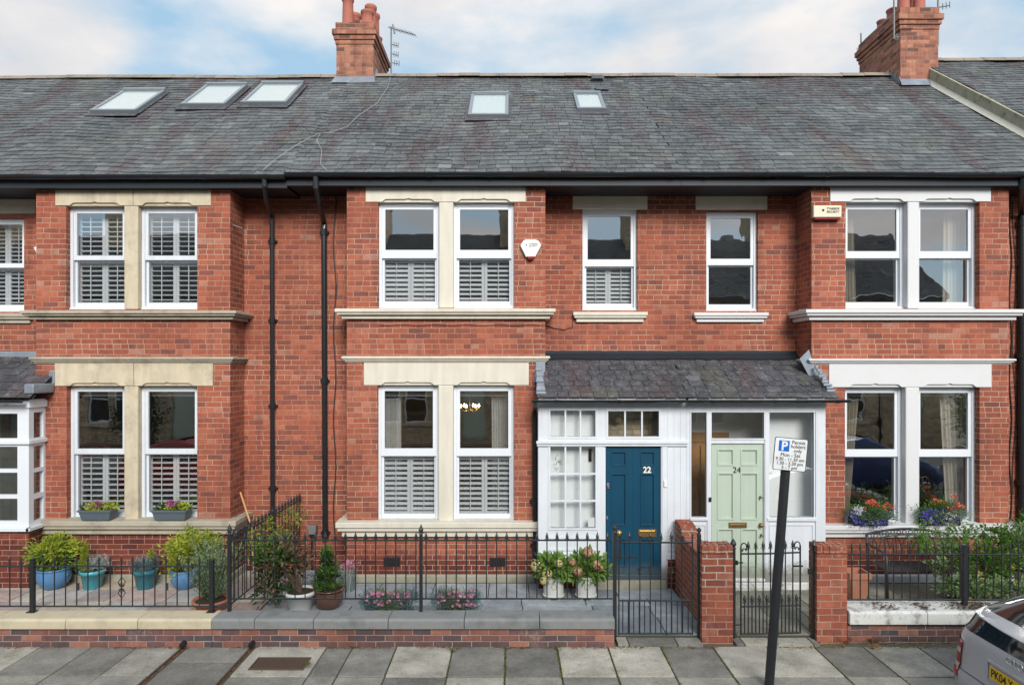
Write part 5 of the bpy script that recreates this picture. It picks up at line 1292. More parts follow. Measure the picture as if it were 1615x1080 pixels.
for (px, py, n, L_) in ((1322, 1003, 60, .14), (1330, 1012, 40, .12), (1375, 1010, 90, .09), (1432, 1008, 90, .09), (1380, 1022, 40, .06), (1400, 945, 40, .10), (1425, 938, 50, .12), (1190, 1015, 10, .05)):
    y = -10+3.32*FPX/(py-575) if py > 1000 else -1.72; z = ZP if py > 1000 else .1
    tufts(b, (gx(px, y), y, z), n, L_, .07, 0, 1.3, .004)
for _ in range(90):
    x = random.uniform(3.0, 6.0); y = random.uniform(-2.2, -2.09); s = random.uniform(.006, .016); a = random.uniform(0, 6)
    b.face([(x+s*math.cos(a+q), y+s*math.sin(a+q), ZP+.004+random.random()*.01) for q in (0, 1.57, 3.14, 4.71)], 0, random.random())
for _ in range(2600):
    x = random.uniform(-9, 6.5); y = -2.245-abs(random.gauss(0, .028)); s = random.uniform(.003, .010); a = random.uniform(0, 6)
    if mnoise.noise(Vector((x*1.3, 0, 4))) < -.1: continue
    b.face([(x+s*math.cos(a+q), y+s*math.sin(a+q), ZP+.004+random.random()*.006) for q in (0, 1.57, 3.14, 4.71)], 0, random.random()*.3)
o = b.build('dry_weeds', 'lf_dry'); o['kind'] = 'stuff'; tag(o, 'withered weeds and brown crumbs along the foot of the street walls', 'dry weeds')

# ------------------------------------------------------------ plants
def pot_prof(kind, r, h):
    if kind == 'bowl': return [(r*.55, 0), (r*.62, .01), (r*.92, h*.35), (r*1.02, h*.6), (r*.97, h*.85), (r*.93, h*.93), (r*1.0, h*.95), (r*1.0, h), (r*.88, h), (r*.85, h*.9)]
    if kind == 'belly': return [(r*.5, 0), (r*.58, .01), (r*.85, h*.25), (r*.98, h*.55), (r*.9, h*.85), (r*.86, h*.92), (r*1.04, h*.94), (r*1.05, h), (r*.88, h), (r*.84, h*.9)]
    if kind == 'taper': return [(r*.68, 0), (r*.70, .005), (r*.93, h*.80), (r*1.04, h*.81), (r*1.06, h), (r*.93, h), (r*.9, h*.9)]
    if kind == 'straight': return [(r*.9, 0), (r*.92, .02), (r*.94, .02), (r*.96, h*.55), (r*1.0, h*.95), (r*1.03, h*.96), (r*1.03, h), (r*.92, h), (r*.9, h*.92)]
def potted(name, label, x, y, r, h, kind, pm, fols, z=0, group='potted plants', stem=None, cat='potted plant', sq=0, trunk=None):
    H = thing(name, label, cat, (x, y, z), group)
    b = MB(); b.lathe((x, y, z), pot_prof(kind, r, h), 32); b.build('pot', pm, H, smooth=True)
    b = MB(); b.lathe((x, y, z), [(r*.9, h*.88), (r*.86, h*.90), (.01, h*.91)], 20); b.build('soil', 'soil', H)
    for nm, mats, specs in fols:
        b = MB()
        for sp in specs:
            kw = dict(sp[5]) if len(sp) > 5 else {}
            leaves(b, (x+sp[0][0], y+sp[0][1], z+h+sp[0][2]), sp[1], sp[2], sp[3], sp[4], **kw)
        b.build(nm, mats, H)
    if stem:
        b = MB(); stems(b, (x, y, z+h*.9), (x+stem[0][0], y+stem[0][1], z+h+stem[0][2]), stem[1], stem[2], stem[3]); b.build('stems', 'bark', H)
    return H
random.seed(21)
# left garden: y ~ -.3
Yq = -.32
def PXY(px, Y): return gx(px, Y)
potted('potted_shrub', 'round yellow-green shrub in the leftmost bright blue pot of the left garden', PXY(85, Yq), Yq, .225, .30, 'bowl', 'potblue',
       [('foliage', ['lf_lime', 'lf_green'], [((-.05, 0, .20), (.42, .26, .25), 1500, .07, 0, dict(clumps=22, spread=.15, aspect=.42, zmin=.24)), ((.06, 0, .27), (.24, .2, .22), 700, .065, 0, dict(clumps=9, spread=.2, t0=.4)), ((0, .03, .14), (.36, .22, .2), 700, .06, 1, dict(clumps=16, spread=.22, zmin=.22))])], stem=((0, 0, .2), (.33, .2, .2), 14, .01))
potted('potted_conifer', 'small golden cone conifer beside a silvery plant in a turquoise pot', PXY(146, Yq), Yq, .165, .27, 'taper', 'potteal',
       [('conifer', ['lf_lime'], [((-.10, -.02, .02+.08*k), (.075-.014*k, .07-.014*k, .06), 260, .03, 0, dict(aspect=.3, clumps=8, spread=.5, up=1.2)) for k in range(5)]),
        ('silver_foliage', ['lf_silver'], [((.09, 0, .10), (.15, .12, .11), 900, .035, 0, dict(aspect=.25, clumps=16, spread=.3, up=.6))])])
H = potted('potted_grass', 'spiky blue-grey grass spilling over a deep teal pot', PXY(229.5, Yq), Yq, .165, .28, 'taper', 'potdteal', [('sprig', ['lf_lime'], [((.06, .03, .19), (.05, .04, .08), 90, .04, 0, dict(clumps=5, up=1))])])
b = MB(); tufts(b, (PXY(229.5, Yq), Yq, .26), 520, .23, .12, 0, .9, .003); tufts(b, (PXY(229.5, Yq), Yq-.1, .25), 110, .2, .09, 0, 1.6, .003); b.build('blades', 'lf_blue', H)
potted('potted_shrub', 'large lime-leaved shrub in a blue pot partly behind the rosemary', PXY(292, Yq), Yq, .20, .28, 'bowl', 'potblue',
       [('foliage', ['lf_lime', 'lf_green'], [((.12, 0, .28), (.42, .26, .28), 1900, .07, 0, dict(clumps=24, spread=.15, aspect=.42, t0=.3, zmin=.22)), ((.05, 0, .38), (.25, .2, .16), 600, .065, 0, dict(clumps=9, spread=.2, t0=.5)), ((-.12, 0, .08), (.25, .2, .16), 800, .055, 0, dict(clumps=14, spread=.25, zmin=.18))])], stem=((.1, 0, .2), (.36, .2, .2), 14, .01))
Yr = -1.25
H = potted('potted_rosemary', 'tall grey-green rosemary bush in a wide terracotta pot behind the low railing', PXY(333, Yr), Yr, .225, .17, 'taper', 'terracotta', [])
b = MB(); rnd = random.Random(4)
c0 = Vector((PXY(333, Yr), Yr, .13))
for k in range(210):
    a = rnd.uniform(0, 6.28); l = rnd.uniform(.3, .88); sp_ = rnd.uniform(.05, .44)
    d = Vector((math.cos(a)*sp_, math.sin(a)*sp_*.7, l)); q = int(l*64)
    for j in range(q):
        f = .12+.88*j/q; p = c0+Vector((d.x*f**.8, d.y*f**.8, d.z*f)); aa = rnd.uniform(0, 6.28); L_ = .034
        o = Vector((math.cos(aa)*L_, math.sin(aa)*L_, L_*.9)); s_ = Vector((-math.sin(aa), math.cos(aa), 0))*.006
        i = len(b.v); b.v += [tuple(p-s_), tuple(p+s_), tuple(p+o)]; b.f.append((i, i+1, i+2)); b.m.append(0); b.t.append(rnd.random()*.7+.3*f)
b.build('foliage', 'lf_rosemary', H)
b = MB(); stems(b, c0, c0+Vector((0, 0, .45)), (.22, .16, .4), 26, .007); b.build('stems', 'bark', H)
# middle garden
Yc = -1.18
xw = PXY(474, Yc)
H = potted('potted_camellia', 'loose dark shrub with russet young leaves leaning out of a white pot', xw, Yc, .205, .26, 'taper', 'potwhite',
       [('foliage', ['lf_dark', 'lf_russet', 'lf_green'], [((-.28, .05, .33), (.36, .28, .38), 560, .085, 0, dict(aspect=.45, clumps=34, spread=.12)), ((-.22, .0, .38), (.38, .28, .38), 420, .075, 1, dict(aspect=.42, clumps=26, spread=.17)), ((-.42, -.05, .02), (.24, .2, .24), 240, .08, 0, dict(aspect=.4, clumps=16, spread=.2)), ((-.35, 0, .5), (.36, .26, .3), 420, .07, 2, dict(clumps=24, spread=.15, t0=.2))]),
        ('blossoms', ['lf_coral'], [((-.1, -.1, .35), (.02, .02, .02), 14, .03, 0, dict(aspect=.9, clumps=2))])], stem=((-.22, .02, .35), (.34, .25, .35), 26, .009))  # the coral mesh holds petals only, no leaves
Yd = -1.12
H = potted('potted_conifer', 'dark green upright conifer in a round brown glazed pot', PXY(519, Yd), Yd, .20, .27, 'belly', 'potbrown',
       [('foliage', ['lf_green', 'lf_dark'], [((-.03, 0, .06+.10*k), (.20-.032*k, .18-.03*k, .09), 620-80*k, .045, k % 2, dict(aspect=.4, clumps=16, spread=.3, up=.9)) for k in range(5)]+[((-.04, 0, .32), (.06, .06, .16), 500, .03, 0, dict(aspect=.25, clumps=12, up=1.4))])], stem=((0, 0, .1), (.05, .05, .15), 5, .01))
H = thing('lavender_clump', 'grey-purple lavender stalks behind the brown glazed pot', 'plant', (PXY(560, -.5), -.45, 0), 'plants on the middle patio')
H.location.x = PXY(548, -.45); ORG[H.name] = Vector(H.location)
b = MB(); tufts(b, (PXY(548, -.45), -.45, 0), 150, .42, .10, 0, .35, .004); b.build('stalks', 'lf_silver', H)
b = MB(); leaves(b, (PXY(548, -.45), -.45, .36), (.12, .1, .06), 160, .03, 0, .4, up=1); b.build('blossoms', 'lf_pink', H)  # pink lavender blooms, petals only
for i, (pa, pb) in enumerate(((571, 655), (684, 757))):
    Yt = -1.72; x0, x1 = PXY(pa+2, Yt), PXY(pb-2, Yt); xm = (x0+x1)/2
    H = thing('dianthus_trough', ('pink flowering plant in a low dark trough left of the middle railing post', 'pink flowering plant in a low dark trough right of the middle railing post')[i], 'planter', (xm, Yt, 0), 'pink flower troughs')
    b = MB(); b.frame(x0+.02, x1-.02, Yt-.09, Yt+.09, 0, .20, .012); b.v = [(v[0], v[2], v[1]) for v in b.v]; b.box(x0+.032, x1-.032, Yt-.078, Yt+.078, .0, .18); b.build('trough', 'planter', H)
    b = MB()
    for k in range(4):
        xx = x0+.07+(x1-x0-.14)*k/3; leaves(b, (xx, Yt, .30+.02*(k % 2)), (.11, .11, .12), 1200, .045, 0 if k % 3 else 1, aspect=.14, clumps=14, up=.7)
    b.build('foliage', ['lf_rosemary', 'lf_blue'], H)
    for k in range(34):
        pass
    b = MB()
    for k in range(60):
        u = random.random()**(.8 if i else 1.2); u = 1-u if not i else u; c = Vector((x0+.04+(x1-x0-.08)*u, Yt+random.uniform(-.10, .05), .36+random.uniform(-.08, .085)))
        for q in range(5):
            a = q*1.257+random.random()*.3; d = Vector((math.cos(a), -.55, math.sin(a)))*.017; s_ = Vector((-math.sin(a), 0, math.cos(a)))*.011
            b.face([c, c+d+s_, c+d*1.25, c+d-s_], 0, random.random())
    b.build('blossoms', 'lf_pink', H)  # pink petals of all the blooms in one mesh
for i, (px, fl) in enumerate(((873, 0), (924, 1))):
    Yh = -.72; x = PXY(px, Yh)
    H = thing('potted_hydrangea', ('bright leafy hydrangea with pale faded flower heads in the left of two white pots', 'bright leafy hydrangea with russet flower heads in the white pot nearest the blue door')[i], 'potted plant', (x, Yh, 0), 'hydrangeas in white pots')
    b = MB(); b.lathe((x, Yh, .03), [(.150, 0), (.155, .01), (.155, .02), (.142, .03), (.140, .26), (.147, .27), (.147, .285), (.13, .285), (.125, .26)], 32); b.build('pot', 'potwhite', H, smooth=False)
    for a in (-2.2, -.95, .6, 2.3):
        q = MB(); q.lathe((x+.12*math.cos(a), Yh+.12*math.sin(a), 0), [(.02, 0), (.026, .015), (.018, .035)], 10); q.build('foot', 'potwhite', H)
    b = MB(); pts = [(x+.034*math.sin(t), Yh-.1425-.001*0, .19+.04*math.cos(t)) for t in [k*.45 for k in range(15)]]; b.tube(pts, .0035, 5); b.tube([(x, Yh-.143, .16), (x, Yh-.143, .21)], .003, 5); b.build('emblem', 'plinth', H)
    b = MB(); b.lathe((x, Yh, .26), [(.12, 0), (.1, .02), (.01, .03)], 16); b.build('soil', 'soil', H)
    b = MB(); leaves(b, (x, Yh, .42), (.25, .2, .17), 560, .10, 0, .5, 26, .24, .2, .3, 1, zmin=.28); leaves(b, (x, Yh, .38), (.2, .18, .13), 260, .09, 1, .5, 14, .3); b.build('foliage', ['lf_fresh', 'lf_fresh'], H)
    b = MB(); stems(b, (x, Yh, .27), (x, Yh, .42), (.2, .16, .14), 14, .006); b.build('stems', 'lf_green', H)
    heads = ((-.24, -.1, .47, .085), (-.10, -.16, .38, .08), (.06, -.15, .52, .06), (-.14, -.2, .30, .06)) if i == 0 else ((.02, -.08, .66, .075), (-.13, -.18, .42, .07), (.13, -.15, .50, .065), (.2, -.1, .44, .05), (-.2, -.1, .52, .05))
    for (dx_, dy_, dz_, r_) in heads:
        q = MB()
        for k in range(130):
            d = Vector((random.gauss(0, 1), random.gauss(0, 1), random.gauss(0, 1))).normalized(); c = Vector((x+dx_, Yh+dy_, dz_))+d*r_*random.uniform(.85, 1.05)
            a_ = d.orthogonal().normalized(); a_.rotate(Matrix.Rotation(random.uniform(0, 6), 3, d)); b2 = d.cross(a_); s = .017
            q.face([c+a_*s, c+b2*s, c-a_*s, c-b2*s], 0, random.random() if i else .5+.5*random.random())
        q.build('flower_head', 'lf_hydra' if (i or dz_ > .6) else leaf_mat('lime_petal', (.42, .40, .12), (.68, .62, .32), .7) if 'lime_petal' not in bpy.data.materials else bpy.data.materials['lime_petal'], H)
# climber on a cane at the side railing
H = thing('climbing_plant', 'straggly climber growing along the side railing beside a bamboo cane', 'plant', (gx(400, -.8), -.8, 0))
b = MB()
for k in range(13):
    f = k/12; y = -1.7+2.0*f; x = gx(362, YF)+.02+(gx(474.5, .5)-gx(362, YF))*f*.8+.03; leaves(b, (x+.04, y, 1.0+.12*math.sin(k*1.7)-.1*f), (.10, .12, .12), 34, .055, k % 2, .45, 6, .35, .1)
leaves(b, (gx(413, -.4), -.4, .75), (.06, .08, .36), 110, .055, 0, .45, 16, .25, 0)
b.build('foliage', ['lf_green', 'lf_lime'], H)
b = MB()
for k in range(7):
    x = gx(405+k*3, -.5); b.tube([(x, -.5, 0), (x+random.uniform(-.05, .05), -.5, .5), (x-random.uniform(0, .15), -.6, 1.0)], .006, 5)
b.build('stems', 'bark', H)
H = thing('bamboo_cane', 'orange-brown cane leaning against the wall between the two gardens', 'cane', (gx(396, -.1), -.1, 0))
b = MB(); b.tube([(gx(402, -.25), -.25, .0), (gx(396, .0), .0, gz(828, .0)), (gx(379, .15), .15, gz(776, .15))], .014, 8); b.build('stick', 'cane', H)
# window boxes of the left house
for i, (pa, pb) in enumerate(((125.5, 176), (241, 295))):
    Yw = -.06; zt = gz(804, -.12); zb_ = gz(825, -.12)+.0; xa, xb = gx(pa, -.13), gx(pb, -.13); xm = (xa+xb)/2
    H = thing('window_box', ('slate grey window box on the left house sill, below its left window', 'slate grey window box on the left house sill, below its right window')[i], 'window box', (xm, Yw, zb_), 'slate grey window boxes')
    zs_ = gz(821, -.1)+.014
    b = MB(); w = xb-xa
    b.mesh([(xa+.035, -.14, zs_), (xb-.035, -.14, zs_), (xb-.035, .03, zs_), (xa+.035, .03, zs_), (xa+.005, -.17, zt-.02), (xb-.005, -.17, zt-.02), (xb-.005, .05, zt-.02), (xa+.005, .05, zt-.02)], [(0, 3, 2, 1), (0, 1, 5, 4), (1, 2, 6, 5), (2, 3, 7, 6), (3, 0, 4, 7)])
    q = MB(); q.frame(xa-.008, xb+.008, -.185, .062, zt-.021, zt+.005, .022); b.mesh([(v[0], v[2], v[1]) for v in q.v], [tuple(reversed(f)) for f in q.f])
    b.box(xa+.02, xb-.02, -.16, .04, zt-.05, zt-.03); b.build('trough', 'planter', H, bevel=.004)
    b = MB(); leaves(b, (xm+.05, -.07, zt+.03), (.19, .09, .055), 260, .06, 0, .6, 12, .3, .5, .3, 1); leaves(b, (xa+.09, -.08, zt+.03), (.08, .06, .05), 110, .05, 1, .35, 6, .4, .8)
    if i: leaves(b, (xm+.07, -.03, zt+.13), (.03, .03, .08), 60, .03, 2, .4, 5, .4, 1)
    b.build('foliage', ['lf_lime', 'lf_dark', 'lf_silver'], H)
    b = MB(); leaves(b, (xm-.02+(i*.03), -.09, zt+.085), (.055, .05, .03), 110, .035, 0, .8, 5, .4, .5); b.build('blossoms', 'lf_magenta', H)  # magenta petals, separate from the leaves
# flower baskets on the right house's sill
for i, (pa, pb) in enumerate(((1336, 1411), (1446, 1526))):
    xm = gx((pa+pb)/2, -.14); r_ = (gx(pb, -.14)-gx(pa, -.14))/2; zc = gz(812, -.14)
    H = thing('flower_trough', ('overflowing blue, white and coral flowers on the right house sill, under its left window', 'overflowing flowers with the coral blooms at right, under the right window of the right house')[i], 'flower planter', (xm, -.08, gz(828, -.1)), 'overflowing flower troughs')
    b = MB(); b.box(xm-r_*.72, xm+r_*.72, -.15, .04, gz(828, -.1)+.0, gz(815, -.1)); b.build('trough', 'darktrim', H, bevel=.01)
    b = MB(); leaves(b, (xm, -.12, zc+.03), (r_*1.0, .15, .19), 2700, .036, 0, .4, 40, .2, .3); leaves(b, (xm+.05, -.12, zc+.0), (r_*1.0, .15, .18), 1200, .03, 1, .35, 24, .22, .1); b.build('foliage', ['lf_green', 'lf_rosemary'], H)
    fl = MB(); sx = 1
    specs = [((-r_*.55, -.2, zc-.03), (r_*.42, .06, .13), 300, .020, 0), ((.1*r_, -.22, zc-.08), (r_*.4, .05, .11), 130, .018, 0), ((.45*r_, -.2, zc+.0), (r_*.5, .05, .12), 130, .018, 0)]
    specs += [((-r_*.62, -.17, zc+.07), (r_*.2, .05, .05), 200, .022, 1)] if i == 0 else [((.1*r_, -.2, zc-.0), (r_*.4, .05, .06), 130, .02, 1), ((-.6*r_, -.18, zc+.02), (r_*.2, .05, .06), 160, .02, 0)]
    for c, rd, n, s, m_ in specs: leaves(fl, (xm+c[0], c[1], c[2]), rd, n, s, m_, .9, 9, .4, 0)
    fl.build('blossoms', ['lf_blueflower', 'lf_white'], H)  # blue and white petals, no leaves
    ge = MB()
    spots = ((-.05, .2), (.0, .17), (.05, .22), (.12, .16), (.3, .17), (.36, .13), (-.12, .09), (.22, .12)) if i == 0 else ((.22, .30), (.24, .2), (.33, .14), (.2, .08), (.1, .11), (-.12, .22), (.0, .2), (.25, .13))
    for (dx_, dz_) in spots:
        leaves(ge, (xm+dx_*.85, -.15, zc+dz_*.95), (.025, .025, .018), 26, .03, 0, .8, 3, .5, .3)
        ge.tube([(xm+dx_*.5, -.13, zc+.03), (xm+dx_*.85, -.15, zc+dz_*.95)], .0035, 4, 1)
    ge.build('geranium', ['lf_coral', 'lf_green'], H)
# hanging plant inside the porch light
H = thing('hanging_plant', 'spider plant hanging inside the small-paned porch window', 'plant', (gx(878, -.15), -.15, gz(745, -.15)))
b = MB(); c = (gx(877, -.12), -.12, gz(735, -.12)); tufts(b, (c[0], c[1], c[2]), 90, .22, .04, 0, 1.6, .005); tufts(b, (c[0], c[1], c[2]+.05), 40, .2, .03, 0, .8, .005); b.build('foliage', 'lf_green', H)
b = MB(); b.lathe((c[0], c[1], c[2]-.12), [(.05, 0), (.075, .07), (.08, .12)], 14); b.build('pot', 'potwhite', H)
# right garden: shrub, terracotta pot, bench, hedge
rnd = random.Random(9); random.seed(33)
H = thing('garden_shrub', 'big sprawling green shrub with small yellow flowers pushing through the right-hand railing', 'shrub', (gx(1540, -1.2), -1.2, 0), 'shrubs in the right garden')
b = MB()
for (px, py, Y, rx, rz, n) in ((1508, 885, -1.1, .42, .30, 950), (1560, 890, -1.3, .5, .35, 1900), (1620, 870, -1.2, .5, .45, 1600), (1530, 925, -1.6, .45, .16, 1300), (1600, 930, -1.65, .45, .18, 1300), (1470, 850, -.9, .3, .3, 260), (1575, 850, -.9, .4, .25, 800), (1515, 845, -.9, .3, .25, 300), (1680, 880, -1.3, .6, .5, 1300)):
    leaves(b, (gx(px, Y), Y, max(.15, gz(py, Y))), (rx, .3, rz), n, .052, rnd.choice([0, 0, 1]), .5, 46, .10, .3, .1, 1, zmin=.02)
for k in range(46):
    px = rnd.uniform(1440, 1640); Y = rnd.uniform(-1.3, -.7); x = gx(px, Y); z0 = gz(870, Y); hh = rnd.uniform(.1, .42)
    for j in range(18): 
        f = j/17; leaves(b, (x+.05*math.sin(k)*f, Y, z0+hh*f), (.02, .02, .02), 3, .035, 1, .5, 2, .5, .3, .5, 1)
b.build('foliage', ['lf_pale', 'lf_green'], H)
b = MB(); [stems(b, (gx(px, -1.2), -1.2, 0), (gx(px, -1.2), -1.2, .45), (.5, .3, .4), 16, .008) for px in (1500, 1560, 1620)]; b.build('stems', 'bark', H)
b = MB()
for px, py in ((1552, 912), (1605, 918), (1555, 940), (1598, 893), (1532, 945), (1580, 947), (1545, 903), (1568, 935)): leaves(b, (gx(px, -1.75), -1.75, gz(py, -1.75)), (.012, .012, .01), 9, .022, 0, .8, 2, .5)
b.build('blossoms', 'lf_yellow', H)  # small yellow petals of the shrub's blooms
H = thing('garden_shrub', 'small clipped bright green bush standing by the downpipe at the right edge', 'shrub', (gx(1625, -.2), -.2, 0), 'shrubs in the right garden')
b = MB(); leaves(b, (gx(1632, -.2), -.2, .75), (.30, .3, .42), 3000, .045, 0, .5, 40, .18, .2, .2, 1, zmin=.02); b.build('foliage', 'lf_green', H)
b = MB(); stems(b, (gx(1632, -.2), -.2, 0), (gx(1632, -.2), -.2, .6), (.2, .2, .4), 14, .012); b.build('stems', 'bark', H)
xq = gx(1349, -.75)
H = thing('terracotta_pot', 'square terracotta pot standing beside the bench', 'plant pot', (xq, -.75, 0))
b = MB(); r0, r1 = .10, .135
b.mesh([(xq-r0, -.75-r0, 0), (xq+r0, -.75-r0, 0), (xq+r0, -.75+r0, 0), (xq-r0, -.75+r0, 0), (xq-r1, -.75-r1, .31), (xq+r1, -.75-r1, .31), (xq+r1, -.75+r1, .31), (xq-r1, -.75+r1, .31)], [(0, 3, 2, 1), (0, 1, 5, 4), (1, 2, 6, 5), (2, 3, 7, 6), (3, 0, 4, 7)])
b.build('body', 'terracotta', H, bevel=.01)
b = MB(); q = MB(); q.frame(xq-.15, xq+.15, -.90, -.60, .305, .385, .022); b.mesh([(v[0], v[2], v[1]) for v in q.v], [tuple(reversed(f)) for f in q.f]); b.build('rim', 'terracotta', H, bevel=.006)
b = MB(); b.box(xq-.12, xq+.12, -.87, -.63, .28, .3); b.build('soil', 'soil', H)
# bench
xa, xb = gx(1381, -.6), gx(1512, -.6); yb_, yf_ = -.42, -.88; zs_ = .41
H = thing('garden_bench', 'black metal bench with an arched scrollwork back under the right house window', 'bench', ((xa+xb)/2, -.65, 0))
xm, hw = (xa+xb)/2, (xb-xa)/2
b = MB(); n_ = 9
for k in range(n_): y = yf_+.02+(yb_-yf_-.06)*k/(n_-1); b.box(xa+.03, xb-.03, y-.014, y+.014, zs_-.01, zs_+.006)
b.build('seat', 'benchiron', H)
for x in (xa, xb):
    b = MB(); b.tube([(x, yb_+.06, 0), (x, yb_+.02, zs_), (x, yb_+.06, .80)], .02, 8); b.build('rear_leg', 'benchiron', H, smooth=True)
    b = MB(); b.tube([(x, yf_-.02, 0), (x, yf_, zs_), (x, yf_+.01, .60), (x, yf_+.08, .655), (x, yb_-.05, .66), (x, yb_+.045, .66)], .019, 8); b.build('armrest_leg', 'benchiron', H, smooth=True)
b = MB(); yk = yb_+.06
arch = lambda f: .80+.075*math.sin(math.pi*f)
b.tube([(xa+2*hw*k/24, yk, arch(k/24)) for k in range(25)], .017, 8); b.tube([(xa+.02, yk-.03, .50), (xb-.02, yk-.03, .50)], .013, 8)
b.tube([(xa+2*hw*k/24, yk, arch(k/24)-.09) for k in range(25)], .008, 6)
for k in range(7):
    cx = xa+2*hw*(k+.5)/7; zc = arch((k+.5)/7)
    for s in (-1, 1):
        b.tube([(cx+s*(.008+.10*math.sin(t*.5))*.75, yk-.01, zc-.10-.17*t/3.14+.02*math.sin(2*t)) for t in [j*.26 for j in range(13)]], .0065, 5)
        b.tube([(cx+s*(.045+.028*math.cos(t)), yk-.006, zc-.045+.028*math.sin(t)) for t in [j*.63 for j in range(11)]], .006, 5)
    b.tube([(cx, yk, zc-.09), (cx, yk-.03, .5)], .0065, 5)
b.build('backrest', 'benchiron', H)
# debris on the white coping
b = MB()
for _ in range(700):
    cl = random.choice(((1395, .10), (1455, .05), (1510, .12), (1540, .1), (1530, .12), (1560, .1))); x = gx(cl[0], -2.0)+random.gauss(0, cl[1]); s = random.uniform(.006, .016); a = random.uniform(0, 6); y = random.uniform(-2.1, -1.85)
    b.face([(x+s*math.cos(a+q), y+s*math.sin(a+q), .335+random.random()*.012) for q in (0, 1.57, 3.14, 4.71)], 0, random.random()*.4)
o = b.build('leaf_litter', 'litter'); o['kind'] = 'stuff'; tag(o, 'brown crumbs of dead leaves on the flaking white coping', 'leaf litter')

# ------------------------------------------------------------ car: rear corner seen at the lower right edge
def interp(tab, z):
    for (a, va), (b_, vb) in zip(tab[:-1], tab[1:]):
        if z <= b_: f = (z-a)/(b_-a); return va+(vb-va)*f
    return tab[-1][1]
CR = [(.18, .10), (.30, .035), (.45, .0), (.56, .0), (.62, .035), (.90, .055), (.97, .075), (1.00, .09), (1.14, .14), (1.20, .22), (1.30, .47), (1.42, .86), (1.50, 1.25), (1.55, 1.6)]
CF = [(.18, 3.62), (.30, 3.76), (.45, 3.82), (.60, 3.80), (.72, 3.70), (.86, 3.42), (.96, 3.02), (1.10, 2.74), (1.30, 2.36), (1.45, 2.02), (1.55, 1.75)]
CW = [(.18, .76), (.30, .81), (.50, .835), (.75, .835), (.90, .815), (1.0, .79), (1.2, .715), (1.4, .625), (1.5, .54), (1.55, .42)]
def corner(z): return .26 if z < 1.0 else .30
def outline(z, off=0, n=9):
    xr, xf, w = interp(CR, z)-off, interp(CF, z)+off, interp(CW, z)+off; rr_, rf = corner(z), .45 if z < 1 else .3
    rw = min(rr_, w*.6); rfw = min(rf, w*.8); pts = []
    for k in range(n+1): a = R(90*k/n); pts.append((xr+rr_*.55*(1-math.cos(a)), w-rw+rw*math.sin(a)))      # kerb-side rear corner
    for k in range(1, 16): pts.append((xr+rr_*.55+(xf-rf*.7-xr-rr_*.55)*k/16, w))
    for k in range(n+1): a = R(90*(1-k/n)); pts.append((xf-rf*.7*(1-math.cos(a)), w-rfw+rfw*math.sin(a)))
    half = pts; full = half+[(xf, 0)]+[(x, -y) for x, y in reversed(half)]+[(xr, 0)]
    return [(x+.018*(y/w)**2*0, y, z) for x, y in full]
